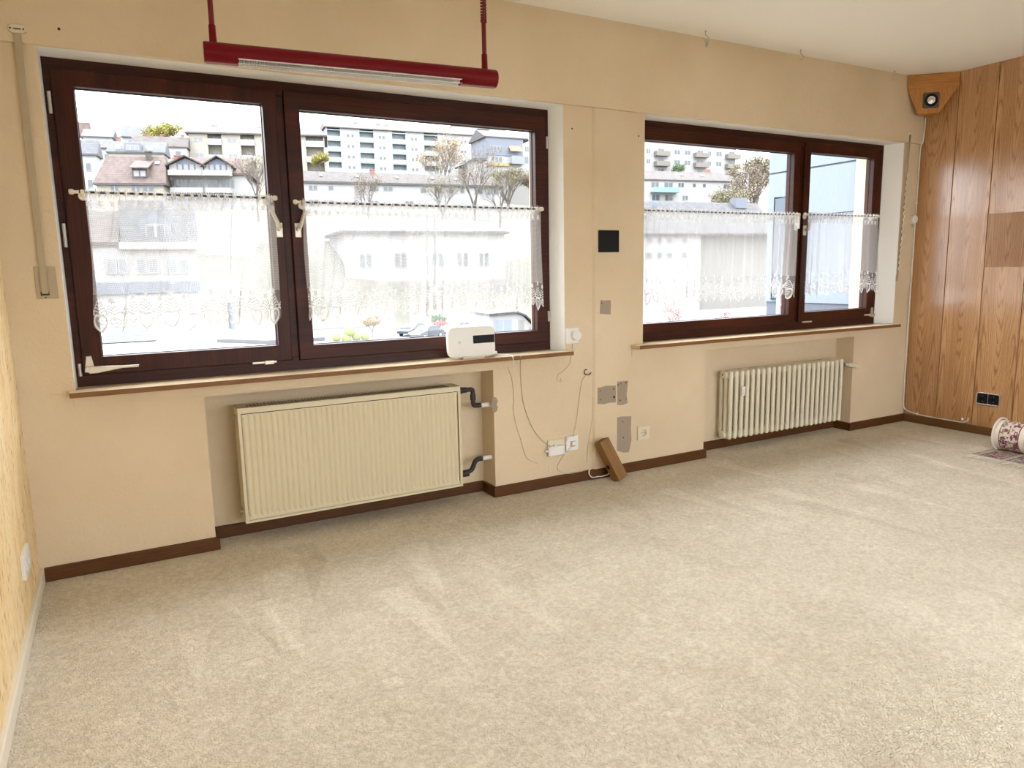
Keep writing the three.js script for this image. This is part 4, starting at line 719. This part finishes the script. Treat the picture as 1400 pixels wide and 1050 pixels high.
{ // cream flats, running behind the window mullion
  const o = house('cream_apartment_block', 'cream apartment block with recessed balconies behind the red roofs', 'apartment building', [15.48, -0.14, -146], 15), top = 24.75; o.scale.setScalar(1.12);
  const bays = [[2.93, 5.08], [8.08, 10.3], [13.4, 15.6], [18.6, 21.5]]; let x = 0; const ws = [];
  for (const [a, b] of [...bays, [21.7, 21.7]]) { ws.push(bx(x, a, 4, top, -10, 0)); x = b; }
  ws.push(bx(0, 21.7, 4, top, -10, -1.3)); mesh('wall', ws, M.cream, o);
  mesh('roof', gableRoof(0, 21.7, top, 26.6, 10, 0.5, 1.2), M.roofBrown, o);
  for (const [a, b] of bays) for (const [y, k] of [[22.85, 0], [20.3, 1], [17.7, 2]]) { mesh('balcony', [bx(a, b, y, y + 0.16, -1.3, 0.3), bx(a, b, y + 0.16, y + 0.95, 0.22, 0.3)], M.white, o); windows(o, [[a + 0.35, y + 0.3, b - 0.3, y + 1.55]], 3, M.winFrame, M.pane, -1.28); }
  const w = []; for (const y of [23.3, 20.8, 18.3]) for (const a of [0.75, 6.0, 11.2, 16.2]) w.push([a, y, a + 1.45, y + 0.75]); windows(o, w, 2, M.winFrame, M.paneLight);
  for (const a of [3, 10.5, 14, 19.5]) skylight(o, a, 25.6, -1.7, 0.6);
  mesh('chimney', bx(3, 4, 26.3, 27, -5.5, -4.8), M.concrete, o); mesh('chimney', bx(15, 15.9, 26.3, 27, -5.5, -4.8), M.concrete, o); mesh('chimney', bx(10.6, 11.5, 26.3, 26.9, -5.5, -4.8), M.brick, o);
}
{ // long white slab with teal loggias
  const o = house('loggia_apartment_block', 'long white apartment block with four columns of teal loggias', 'apartment building', [50.27, 0, -180], 6);
  const fl = [26.55, 29.1, 31.65, 34.2, 36.95], bays = [[0.25, 3.6], [8.2, 11.9], [16.5, 20.2], [24.9, 28.8]]; let x = 0; const ws = [];
  for (const [a, b] of [...bays, [38.8, 38.8]]) { if (a > x) ws.push(bx(x, a, 16, 37.3, -11, 0)); x = b; }
  ws.push(bx(0, 38.8, 16, 37.3, -11, -1.6)); mesh('wall', ws, M.white, o);
  mesh('roof', gableRoof(0, 38.8, 37.2, 39.3, 11, 0.4, 0.6), M.roofBrown, o);
  for (const [a, b] of bays) {
    mesh('loggia_lining', [bx(a, b, 16, 37.2, -1.6, -1.5), bx(a - 0.12, a + 0.08, 16, 37.2, -1.5, 0.1), bx(b - 0.08, b + 0.12, 16, 37.2, -1.5, 0.1)], M.tealPale, o);
    for (let k = 0; k < 4; k++) { const y = fl[k]; mesh('loggia_slab', bx(a, b, y + 2.32, y + 2.55, -1.5, 0.04), M.tealPale, o); mesh('parapet', bx(a + 0.1, b - 0.1, y, y + 0.95, 0, 0.12), M.parapet, o); windows(o, [[a + 0.5, y + 0.95, b - 0.5, y + 1.5]], 3, M.tealPale, M.paneLight, -1.48); }
  }
  const w = []; for (let k = 0; k < 4; k++) for (const c of [5.1, 6.2, 13.1, 14.1, 21.5, 22.5, 30.2, 31.2, 35, 36]) w.push([c, fl[k] + 0.8, c + 0.68, fl[k] + 1.6]); windows(o, w, 1, M.winFrame, M.pane);
  for (const a of [5, 15, 22, 33]) skylight(o, a, 38.2, -2, 0.6); for (const a of [8, 13.8, 16]) mesh('chimney', bx(a, a + 1.1, 39, 39.85, -6, -5), M.concrete, o);
}
{
  const o = house('white_tower_block', 'white apartment tower with small balconies beside the long slab', 'apartment building', [90, 0, -186], 4), w = [];
  mesh('wall', [bx(0.9, 13.5, 16, 43, -12, 0)], M.white, o); mesh('roof_edge', bx(0.8, 13.8, 43, 43.5, -12.3, 0.3), M.concrete, o);
  for (const y of [31.5, 33.9, 36.3, 38.7, 41]) { mesh('balcony', [bx(4.6, 8.2, y - 0.2, y - 0.05, 0, 1.4), bx(4.6, 8.2, y, y + 0.9, 1.3, 1.4)], M.white, o); w.push([4.8, y + 0.9, 8, y + 1.7]); }
  windows(o, w, 3); windows(o, [31.5, 33.9, 36.3, 38.7].map((y) => [0.7, y + 0.4, 2, y + 1.5]), 2);
}
{
  const o = house('slate_clad_house', 'house clad in blue-grey slate with an orange awning', 'house', [79.27, 0, -150], 4);
  mesh('wall', bx(0, 11.5, 23.5, 28.2, -9, 0.02), M.white, o); mesh('footing', bx(0.1, 11.4, 12, 23.5, -8.9, -0.1), M.concrete, o);
  mesh('upper_storey', [bx(0, 9.3, 27.9, 32, -9, 0.2)], M.slateWall, o);
  mesh('side_gable', sideExtr([[0.2, 27], [-9, 27], [-9, 31.9], [-4.4, 33.9], [0.2, 31.9]], -0.2, 0.1), M.slateWall, o);
  mesh('roof', gableRoof(-0.3, 11.5, 32, 34, 9, 0.4), M.roofGrey, o);
  windows(o, [[0.9, 28.75, 4.05, 30.0]], 4, M.roofWhite, M.pane, 0.22); windows(o, [[1.1, 26.4, 3.9, 27.6], [9.8, 29, 11, 30.4], [9.8, 26.4, 11.2, 28]], 3);
  mesh('awning', sideExtr([[0.2, 30.2], [1.4, 28.95], [1.4, 28.85], [0.2, 30]], 5.5, 8.6), M.orange, o);
  mesh('yellow_band', bx(0.1, 5.4, 25.5, 26.2, 0, 0.5), M.yellowWall, o); mesh('balcony', [bx(5.6, 9, 26, 26.2, 0, 1.6), bx(5.6, 9, 26.2, 27.8, 1.5, 1.6)], M.paneLight, o);
  mesh('garage_roof', extr([[-6.2, 25.4], [-3.8, 26.9], [-0.3, 27], [-0.3, 26.6], [-3.8, 26.4], [-5.9, 25.1]], -5, 0.9), M.slate, o); mesh('garage_wall', bx(-5.3, -0.1, 14, 26.5, -4.6, 0.3), M.white, o);
}
{
  const o = house('row_house', 'low white row of houses with long brown roof behind bare trees', 'house', [30.49, 0, -125], 8);
  mesh('wall', bx(0, 36.6, 4, 17.2, -9, 0), M.white, o); mesh('roof', gableRoof(0, 36.6, 17.15, 19.0, 6, 0.3, 1), M.roofBrown, o); mesh('eaves', bx(-0.2, 36.9, 16.8, 17.05, 0, 0.35), M.slate, o);
  windows(o, [[1.25, 15.6, 2.76, 16.5], [11.65, 15.65, 13.37, 16.45], [14.13, 15.7, 15.87, 16.6], [31.24, 15.55, 32.85, 16.6], [33.69, 15.5, 36.06, 16.75], [1.25, 13.1, 2.76, 14.1], [11.6, 13.2, 13.3, 14.1], [18, 13.2, 19.6, 14.1]], 2);
  windows(o, [[4.57, 15.65, 5.48, 16.5], [8.96, 15.65, 9.89, 16.5], [20.9, 15.5, 22.0, 16.45], [24.06, 15.55, 24.93, 16.55], [26.29, 15.6, 27.16, 16.6], [28.4, 15.65, 29.27, 16.65], [4.43, 13.2, 5.34, 14], [8.84, 13.2, 9.77, 14.1]], 1);
  chimney(o, 12.5, 13.25, 18.4, 19.8, -2.6); for (const a of [3.6, 9.9, 17, 23.5, 28]) skylight(o, a, 18.35, -1.3, 0.55);
}
{
  const o = house('balcony_apartment_block', 'white apartment block with grey-brown balconies seen in far window', 'apartment building', [146.22, 0, -175], 9), w = [], b = [];
  mesh('wall', bx(-12, 33, 14, 40.2, -12, 0), M.white, o); mesh('roof', gableRoof(-12, 33, 40, 41.6, 12, 0.5), M.roofBrown, o);
  for (const y of [36.9, 33.9, 30.9]) { for (const x of [-7, 3.1, 17.2, 29]) { b.push(bx(x, x + 4.8, y - 1.6, y - 1.45, 0, 1.7), bx(x, x + 4.8, y - 1.45, y - 0.3, 1.6, 1.7)); mesh('balcony', [bx(x, x + 4.8, y - 1.75, y - 1.55, 0, 1.7), bx(x, x + 4.8, y - 1.55, y - 0.35, 1.58, 1.7), bx(x, x + 0.1, y - 1.55, y - 0.35, 0, 1.6), bx(x + 4.7, x + 4.8, y - 1.55, y - 0.35, 0, 1.6)], M.balcony, o); w.push([x + 1.5, y - 0.3, x + 3.5, y + 0.6]); } }
  windows(o, w, 2); const v = []; for (const y of [35.2, 32.2]) for (const x of [0.5, 10.3, 14, 22.5, 25.6]) v.push([x, y + 0.7, x + (x < 1 || x === 22.5 ? 1.3 : 2.1), y + 2.1]); windows(o, v, 2);
}
{
  const o = house('blue_balcony_row', 'white row house with brown hip roof and pale blue balconies', 'house', [101.3, 0, -120], 11);
  mesh('wall', bx(-3, 24.6, 4, 19.9, -9, 0), M.white, o); mesh('roof', gableRoof(-3, 24.6, 19.85, 22, 8, 0.3, 4), M.roofBrown, o);
  mesh('balcony', [bx(1.2, 7.5, 17.1, 17.3, 0, 1.6), bx(1.2, 7.5, 17.3, 18.15, 1.5, 1.6)], M.blueBalcony, o);
  windows(o, [[1.41, 18.15, 3.31, 19.4], [4.56, 18.15, 6.66, 19.4], [7.93, 18.35, 9.34, 19.35], [19.25, 18.2, 20.9, 19.25], [21.87, 18.0, 23.92, 19.35], [1.61, 15.5, 3.52, 16.8], [4.78, 15.5, 6.71, 16.8], [9, 15.6, 10.4, 16.7]], 2); windows(o, [[11.52, 18.4, 12.3, 19.25], [14, 18.4, 14.8, 19.25]], 1);
  for (const a of [10, 15]) skylight(o, a, 21.2, -1.9, 0.6); mesh('chimney', bx(17.5, 18.5, 21.4, 22.9, -5, -4), M.brick, o);
}
{
  const o = house('lace_veiled_house', 'pale house with grey base seen through the wide lace curtain', 'house', [28.25, -0.555, -89.98], 6); o.scale.setScalar(1.474);
  mesh('wall', bx(-0.6, 14.6, -6, 4.85, -8, 0), M.white, o); mesh('roof', gableRoof(-0.6, 14.6, 4.85, 6.0, 8, 0.4, 2), M.roofGrey, o); mesh('base', bx(-0.7, 14.7, -6, 0.55, -7.9, 0.12), M.concrete, o);
  windows(o, [[0.6, 1.7, 1.8, 3.05], [3.83, 1.7, 4.97, 3.05], [7.27, 1.7, 8.45, 3.05], [9.76, 1.7, 10.89, 3.03], [11.96, 1.65, 12.96, 3.0]], 2);
}
{
  const o = house('grey_roofed_house', 'white house under broad grey roof behind the far lace curtain', 'house', [51.2, 0, -60], 8), w = [];
  mesh('wall', bx(-1.1, 8.2, -6, 5.1, -9, 0), M.white, o); mesh('roof', gableRoof(-3, 19, 5.1, 8.7, 9, 0.4), M.roofGrey, o); mesh('annex_wall', bx(8.2, 18.8, -6, 5, -8.8, -0.8), M.concrete, o);
  for (const y of [3.9, 2.25]) for (const x of [1.12, 2.45, 3.75, 5.68]) w.push([x, y, x + 0.68, y + 0.72]); windows(o, w, 1);
  mesh('satellite_dish', [new THREE.SphereGeometry(0.9, 20, 8, 0, 6.2832, 0, 0.5).rotateX(Math.PI / 2).scale(1, 1, 0.4).translate(3.3, 8.3, -2.2), rod([3.3, 7, -2.6], [3.3, 8.4, -2.4], 0.05)], M.slateWall, o);
  mesh('roof_hatch', [bx(15.6, 17.2, 8.2, 9.4, -4.6, -3.4)], M.slateWall, o); mesh('flat_annex', bx(12, 17.5, 8.2, 8.9, -9, -5), M.roofWhite, o);
}
for (const [name, label, o, deg, x1, ye, yr, d, wall, roof, w] of [
  ['hill_house', 'dark-roofed house at the far upper left skyline', [-1.59, 0, -160], 10, 5, 28.0, 29.7, 6, M.white, M.slate, [[1.85, 26.6, 2.5, 27.4], [3.7, 26.6, 4.4, 27.4]]],
  ['steep_roof_house', 'steep dark-roofed house on the skyline left of yellow tree', [5.22, 0, -165], 10, 5.2, 29.3, 31.8, 6, M.white, M.slate, [[1, 27.6, 2, 28.6]]],
  ['brown_roof_row', 'low brown-roofed row just above the pink roof at left', [-1.63, 0, -140], 12, 6.1, 22.9, 24.4, 6, M.white, M.roofBrown, [[1, 21, 2, 22], [3.2, 21, 4.2, 22]]],
  ['chimney_row', 'grey-brown roofed row with three brick chimneys', [5.99, 0, -145], 12, 9.0, 24.5, 26.4, 5, M.white, M.roofBrown, [[3, 22.8, 4, 23.8], [7, 22.8, 8, 23.8]]],
  ['dark_mansard_row', 'dark-roofed house with roof windows between brown roofs', [1.92, 0, -120], 14, 7.4, 19.5, 21.1, 4, M.cream, M.slate, []],
  ['white_gable_house', 'white house with slate roof at the far left pane edge', [-2.6, 0, -110], 10, 3.0, 17.6, 19.3, 3, M.white, M.slate, [[1.6, 15.3, 2.3, 16.4], [1.6, 13.2, 2.3, 14.3]]]]) {
  const h = house(name, label, 'house', o, deg);
  mesh('wall', [bx(0, x1, 6, ye, -d, 0), sideExtr([[0, ye], [-d, ye], [-d / 2, yr - 0.1]], 0.02, x1 - 0.02)], wall, h);
  mesh('roof', gableRoof(0, x1, ye, yr, d, 0.25), roof, h); windows(h, w, 1);
  if (name === 'dark_mansard_row') windows(h, [[1, 19.85, 1.75, 20.5], [5.27, 19.75, 6, 20.35]], 1, M.roofWhite, M.roofWhite, 0.2), mesh('dormer', [bx(2.3, 4.4, 19.5, 20.75, -1.6, 0.3)], M.slateWall, h), windows(h, [[2.45, 19.7, 4.25, 20.5]], 3, M.roofWhite, M.paneLight, 0.32);
  if (name === 'chimney_row') for (const x of [2.1, 4.4, 7.9]) chimney(h, x, x + 0.5, 25.6, 27, -2.4);
  if (name === 'brown_roof_row') { chimney(h, 4.9, 5.5, 23.8, 25.2, -2.2); skylight(h, 2.3, 23.8, -1.4, 0.4); }
  if (name === 'hill_house') { mesh('red_gable_roof', gableRoof(-1.2, 0.6, 28.6, 31.2, 3, 0.1).map((g) => g.translate(0, 0, -3)), M.roofRed, h); for (const x of [2.2, 2.9]) skylight(h, x, 28.5, -0.6, 0.5); }
}
{
  const o = house('garage_house', 'low white garage building with glazed front, right of the unit', 'garage', [33.02, 0, -60], 6);
  mesh('wall', extr([[-0.1, -6], [6, -6], [3.4, -3.25], [2.68, -2.98], [-0.1, -3.05]], -5, 0), M.white, o); mesh('roof', extr([[-0.3, -3.06], [2.72, -2.95], [3.6, -3.3], [6.5, -6.0], [6.5, -5.85], [3.6, -3.12], [2.72, -2.78], [-0.3, -2.9]], -5.2, 0.3), M.roofGrey, o);
  windows(o, [[0.26, -5.3, 2.19, -3.5]], 2, M.winFrame, M.blueWall); windows(o, [[2.88, -5.2, 3.55, -3.57], [4.05, -5.3, 4.4, -4.4]], 1, M.winFrame, M.concrete);
}
{ // neighbouring blue wing on the right
  const o = thing('blue_building', 'pale blue clad neighbouring building with yellow corner pillar', 'building', [14, 0, -6.5]);
  mesh('cladding_panel', bx(0, 6, 3.31, 7, -2.45, -0.1), M.blueWall, o); mesh('cladding_panel', bx(0, 6, 2.28, 3.27, -2.45, -0.1), M.blueWall, o); mesh('cladding_panel', bx(0, 6, 0.35, 2.24, -2.45, -0.1), M.blueWall, o); mesh('joint_backing', bx(0.03, 6, -6, 6.9, -2.42, -0.12), M.blueJoint, o);
  mesh('ledge', bx(-0.06, 0.1, 2.2, 2.26, -1.5, -0.1), M.blueJoint, o); mesh('side_door', frameGeo([0, 0.4, 0.42, 2.75], [0.035, 0.43, 0.42, 2.71], 0, 0.03, 0.003).rotateY(-Math.PI / 2).translate(-0.005, 0, -2.25), M.blueJoint, o);
  mesh('pillar', bx(-0.08, 0.4, -6, 7, -0.11, 0.11), M.yellowWall, o, { label: 'yellow corner pillar' });
  mesh('downpipe', rod([-0.04, -6, 0.19], [-0.04, 7, 0.19], 0.045), M.concrete, o); mesh('white_wing', bx(0.05, 6, -6, 7, 0.24, 3.4), M.white, o);
  mesh('lower_wall', bx(0.1, 6, -6, 0.33, -2.4, -0.1), M.blueWall, o);
}
{
  const o = thing('outdoor_stair', 'white-railed outdoor stair at the foot of the blue wall', 'stair', [13.1, -1.6, -6.6]);
  for (let k = 0; k < 9; k++) mesh('tread', bx(0, 0.75, 1.5 - k * 0.19, 1.55 - k * 0.19, -1.1 + k * 0.24, -0.86 + k * 0.24), M.concrete, o);
  mesh('handrail', [rod([0, 2.25, -1.1], [0, 0.6, 1.0], 0.035), rod([0, 1.95, -1.1], [0, 0.3, 1.0], 0.025), rod([0, -3, -1.15], [0, 2.35, -1.15], 0.06)], M.white, o); mesh('landing', bx(0, 0.8, 1.5, 1.6, -2.2, -1.1), M.white, o);
}
// near roofs below the window
{
  const o = thing('flat_roof_annex', 'bright white flat roof close below the left window', 'annex', [1.6, 0, -32]);
  mesh('wall', bx(-9, 2.6, -6, -1.0, -12, 13), M.concrete, o); mesh('roof', bx(-9.2, 2.7, -1.0, -0.85, -12.2, 13.2), M.roofWhite, o); 
  const p = thing('flat_terrace', 'broad white flat roof below the far window', 'annex', [24, 0, -22]), ter = (e) => [[-14.7 - e, -12.7 - e], [22, -12.7 - e], [22, e], [-6 - e, e], [-9.3 - e, -5]]; mesh('wall', extr(ter(0), 0, 5.1).rotateX(-Math.PI / 2).translate(0, -6, 0), M.concrete, p); mesh('roof', extr(ter(0.15), 0, 0.15).rotateX(-Math.PI / 2).translate(0, -0.95, 0), M.roofWhite, p);
  const c = thing('corrugated_roof', 'small grey-green corrugated roof at the lower left pane corner', 'roof', [-0.4, -0.84, -35]);
  for (let k = 0; k < 7; k++) mesh('corrugated_sheet', bx(0, 1.6 + k * 0.055, 0.02 + (6 - k) * 0.05, 0.07 + (6 - k) * 0.05, k * 1.75, k * 1.75 + 1.8), M.corrugated, c);
  const t = thing('grey_lean_to_roof', 'grey sloping roof corner at the lower right of left pane', 'roof', [3.1, -0.85, -20.6]);
  mesh('roof', extr([[0, 0.15], [2.95, 6.2], [2.95, -1.5], [1.2, -1.5]].map(([a, b]) => [a, b]), 0, 0.12).rotateX(-Math.PI / 2), M.roofGrey, t); mesh('fascia', rod([0, 0.06, -0.15], [2.95, 0.06, -6.2], 0.07), M.roofWhite, t);
  const b = thing('blue_post', 'slim blue post beyond the white flat roof', 'post', [7.6, -6, -50]); mesh('post', rod([0, 0, 0], [0, 5.4, 0], 0.28), M.blueWall, b); mesh('cap', ball(0, 5.4, 0, 0.3, 1, 0.4, 1), M.blueWall, b);
}
{
  const o = thing('street_lamp', 'slender street lamp post beside the blue balcony row', 'street lamp', [99.6, 5, -90]);
  mesh('pole', rod([0, -6, 0], [0, 12.2, 0], 0.16, 0.1), M.concrete, o); mesh('arm', tube([[0, 12.1, 0], [-0.5, 12.4, 0], [-1.8, 12.5, 0]], 0.08, 12, 6), M.concrete, o); mesh('lantern', rbx(-2.3, -1.4, 12.4, 12.65, -0.2, 0.2, 0.08), M.roofWhite, o);
}
// trees and shrubs
function tree(name, label, x, y, z, h, spread, leafM, leaves, sd, barkM = M.bark, leafSize = 0.16, bare = 0.3) {
  seed = sd * 7919; const t = thing(name, label, name.includes('bush') || name.includes('shrub') ? 'bush' : 'tree', [x, y, z]), gs = [], tips = [];
  const grow = (p, dir, len, r, lvl) => {
    const q = p.clone().addScaledVector(dir, len); gs.push(rod(p.toArray(), q.toArray(), r, r * 0.62, lvl < 2 ? 6 : 4)); if (lvl >= 3) tips.push(p.clone().lerp(q, 0.5)); if (lvl >= 5) { tips.push(q); return; }
    const n = lvl < 1 ? 5 : lvl < 3 ? 4 : 3;
    for (let k = 0; k < n; k++) { const a = k / n * 6.2832 + rr(0, 1.5), tl = rr(0.35, 0.85) * spread, d = dir.clone().add(V(Math.cos(a) * tl, rr(-0.1, 0.35), Math.sin(a) * tl)).normalize(); grow(p.clone().lerp(q, k ? rr(0.55, 1) : 1), d, len * rr(0.58, 0.78), r * 0.52, lvl + 1); }
  };
  grow(V(0, 0, 0), V(rr(-0.05, 0.05), 1, 0).normalize(), h * bare, h * 0.014, 0);
  let topY = 0.01; for (const q of tips) topY = Math.max(topY, q.y);
  const k0 = h / (topY * 1.06); for (const g of gs) g.scale(k0, k0, k0); for (const q of new Set(tips)) q.multiplyScalar(k0);
  mesh('branches', gs, barkM, t, { kind: 'stuff' });
  if (leaves) {
    const P = [];
    for (let k = 0; k < leaves; k++) { const c = tips[Math.floor(rnd() * tips.length)], a = rr(0, 6.28), e = rr(-1, 1), s = leafSize * rr(0.6, 1.4), cx = c.x + rr(-1, 1) * h * 0.05, cy = c.y + rr(-1, 1) * h * 0.05, cz = c.z + rr(-1, 1) * h * 0.05; P.push(cx, cy, cz, cx + s * Math.cos(a), cy + s * e, cz + s * Math.sin(a), cx - s * Math.sin(a) * 0.6, cy + s * rr(0.3, 1), cz + s * Math.cos(a) * 0.6); }
    const g = new THREE.BufferGeometry(); g.setAttribute('position', new THREE.Float32BufferAttribute(P, 3)); g.computeVertexNormals(); mesh('foliage', g, leafM, t, { kind: 'stuff' });
  }
  return t;
}
tree('yellow_tree', 'big yellow-green tree on the skyline of the left pane', 12, 24, -164, 9, 1.15, M.leafYellow, 5200, 3, M.bark, 0.3, 0.26);
tree('yellow_bush', 'round yellow bush before the teal loggia block', 36.9, 19.5, -136.5, 4.5, 1.2, M.leafYellow, 3600, 4, M.bark, 0.17, 0.22);
tree('bare_tree', 'bare tree with yellowish twigs right of the twin gables', 16.2, 7.5, -86, 8, 0.8, M.leafOlive, 900, 5, M.bark, 0.12);
tree('bare_tree', 'light brown bare tree left before the row house', 38, 8.5, -112, 10, 0.75, M.leafBrown, 1500, 6, M.bark, 0.13);
tree('bare_tree', 'bare tree in the middle before the row house', 50, 8, -110, 10.5, 0.9, M.leafOlive, 1500, 7, M.bark, 0.13);
tree('tall_bare_tree', 'tallest bare tree rising past the loggia block roof line', 57, 8, -112, 16.5, 0.75, M.leafBrown, 2200, 8, M.bark, 0.14);
tree('bare_tree', 'spreading bare tree at the right end of the row house', 62, 8, -112, 12, 0.95, M.leafOlive, 1100, 9, M.bark, 0.13);
tree('ochre_tree', 'ochre-leaved tree covering the last teal loggia column', 68, 15, -150, 17.5, 0.7, M.leafOrange, 2600, 10, M.bark, 0.24);
tree('bare_tree', 'bare tree before the house with pale blue balconies', 104, 8, -98, 8.6, 0.9, M.leafBrown, 300, 11, M.bark, 0.13);
tree('olive_bush', 'yellowish bush at the roof edge near the lamp post', 91, 6, -86, 8.5, 1, M.leafOlive, 4200, 12, M.bark, 0.2, 0.22);
for (const [x, y, z, h, m, sd, label] of [[76.5, 12.5, -135, 11, M.leafOlive, 21, 'olive hillside tree right of the row house roof'], [81.5, 12.5, -132, 11.5, M.leafBrown, 22, 'tallest hillside tree at the right pane edge'], [71, 13, -139, 9.8, M.leafBrown, 23, 'brown hillside bush below the slate-clad house'], [110.5, 8, -99, 14, M.leafBrown, 24, 'brown tree touching the blue wall in the far window'], [118, 10, -105, 15, M.leafOlive, 25, 'olive tree behind the far window lamp post'], [152, 14, -140, 17, M.leafOlive, 26, 'pale green tree at the end of the balcony block'], [127, 11, -106, 15, M.leafBrown, 27, 'hillside tree half hidden by the blue wall']])
  tree('hillside_tree', label, x, y, z, h, 0.8, m, 5200, sd, M.bark, 0.2, 0.13);
tree('conifer_bush', 'small green bush before the grey-brown balconies', 155.2, 24, -170, 9.2, 0.45, M.leafGreen, 2600, 13, M.bark, 0.25, 0.24);
tree('twiggy_shrub', 'bare shrub with pink buds just outside the far window', 13.9, -0.79, -11.9, 1.05, 1.25, M.leafPink, 420, 14, std({ color: col(0.13, 0.06, 0.05), roughness: 0.9 }), 0.026, 0.2);
tree('twiggy_shrub', 'second bare pink-budded shrub, nearer the blue wall', 15.4, -0.79, -11.6, 1.0, 1.25, M.leafPink, 380, 15, std({ color: col(0.13, 0.06, 0.05), roughness: 0.9 }), 0.026, 0.2);
tree('dry_tree', 'small orange-leaved tree beside the parked cars', 26, -6, -76, 2.6, 1.3, M.leafOrange, 1500, 16, M.bark, 0.14);
tree('green_tree', 'green leafy tree left of the garage building', 36.6, -6, -68, 2.6, 0.9, M.leafGreen, 1800, 17, M.bark, 0.16);
tree('green_bush', 'green bush behind the parked cars', 33.8, -6, -75, 2.4, 1.1, M.leafGreen, 1500, 18, M.bark, 0.14);
tree('pink_bush', 'pink flowering bush behind the nearer parked car', 32.6, -6, -72.5, 1.9, 1.1, M.leafPink, 900, 19, M.bark, 0.12);
// clipped globes of golden box
for (const [x, y, r, label] of [[22.75, -4.95, 0.6, 'topmost clipped golden globe bush by the street'], [21.3, -5.5, 0.5, 'leftmost clipped golden globe bush'], [22.4, -5.72, 0.5, 'clipped golden globe bush in the middle front'], [23.5, -5.55, 0.5, 'clipped golden globe bush right of middle'], [24.5, -5.65, 0.44, 'rightmost clipped golden globe bush']]) {
  const o = thing('globe_bush', label, 'bush', [x, y, -74], 'clipped globe bushes by the street'); const g = new THREE.IcosahedronGeometry(r, 4), p = g.attributes.position, q = V(0, 0, 0);
  for (let i = 0; i < p.count; i++) { q.fromBufferAttribute(p, i); const s = 1 + 0.1 * (vn(q.x * 9 + 50, q.y * 9 + 50 + q.z * 7, 997, 997, 5) - 0.5); p.setXYZ(i, q.x * s, q.y * s, q.z * s); } g.computeVertexNormals();
  mesh('foliage', g, M.leafLime, o); mesh('stem', rod([0, -6 - y - 0.02, 0], [0, 0, 0], 0.06), M.bark, o);
}
{
  const o = thing('garden_wall', 'low pale garden wall along the street behind the globe bushes', 'wall', [24, -6, -82]); mesh('wall', bx(-5, 3, 0, 0.9, 0, 0.3), M.roofWhite, o); mesh('coping', bx(-5.05, 3.05, 0.9, 0.98, -0.05, 0.35), M.concrete, o);
  const h = thing('hedge', 'green hedge strip behind the low garden wall', 'hedge', [24.5, -6, -98]); const hg = []; for (let k = 0; k < 9; k++) hg.push(ball(-2.5 + k * 0.6, 0.7, 0, 0.6 + 0.15 * rnd(), 1, 0.9, 0.9)); mesh('foliage', hg, M.leafGreen, h, { kind: 'stuff' });
}
function makeCar(label, x, z, turn, paint) {
  const c = thing('car', label, 'car', [x, -5.96, z], 'cars parked by the street'); c.rotation.y = turn;
  const body = extr([[-2.15, 0.32], [-2.2, 0.62], [-2.0, 0.82], [-1.15, 0.95], [1.5, 0.98], [2.05, 0.9], [2.2, 0.6], [2.12, 0.3]], -0.86, 0.86, 0.06);
  const top = extr([[-1.2, 0.92], [-0.35, 1.42], [0.2, 1.47], [1.0, 1.42], [1.75, 0.95]], -0.74, 0.74, 0.07);
  mesh('body', body, paint, c); mesh('roof', top, paint, c);
  for (const s of [-1, 1]) { mesh('side_window', extr([[-0.95, 0.97], [-0.28, 1.36], [0.22, 1.4], [0.22, 0.97]], s * 0.745 - 0.005, s * 0.745 + 0.005), M.paneLight, c); mesh('side_window', [extr([[0.3, 0.97], [0.3, 1.4], [0.92, 1.36], [1.45, 0.97]], s * 0.745 - 0.005, s * 0.745 + 0.005)], M.paneLight, c); for (const wx of [-1.38, 1.35]) { const w = mesh('wheel', rod([wx, 0.32, s * 0.72], [wx, 0.32, s * 0.9], 0.32, 0.32, 20), M.tyre, c); mesh('rim', rod([wx, 0.32, s * 0.895], [wx, 0.32, s * 0.91], 0.2, 0.19, 14), M.steel, w); } mesh('headlight', rbx(-2.17, -1.98, 0.6, 0.76, s * 0.66 - 0.16, s * 0.66 + 0.16, 0.03), M.carLight, c); }
  mesh('windscreen', quad([-1.13, 0.98, 0.66], [-1.13, 0.98, -0.66], [-0.4, 1.41, -0.6], [-0.4, 1.41, 0.6]).translate(-0.06, 0.02, 0), M.paneLight, c);
}
makeCar('dark blue-grey car parked farther left by the street', 30.9, -75.8, 0.62, M.car);
makeCar('dark car nearest, partly below the window frame', 30.4, -70.6, 0.5, M.car);
makeCar('pale silver car behind the control unit', 36.0, -74.5, 0.45, M.carLight);

renderer.render(scene, camera);
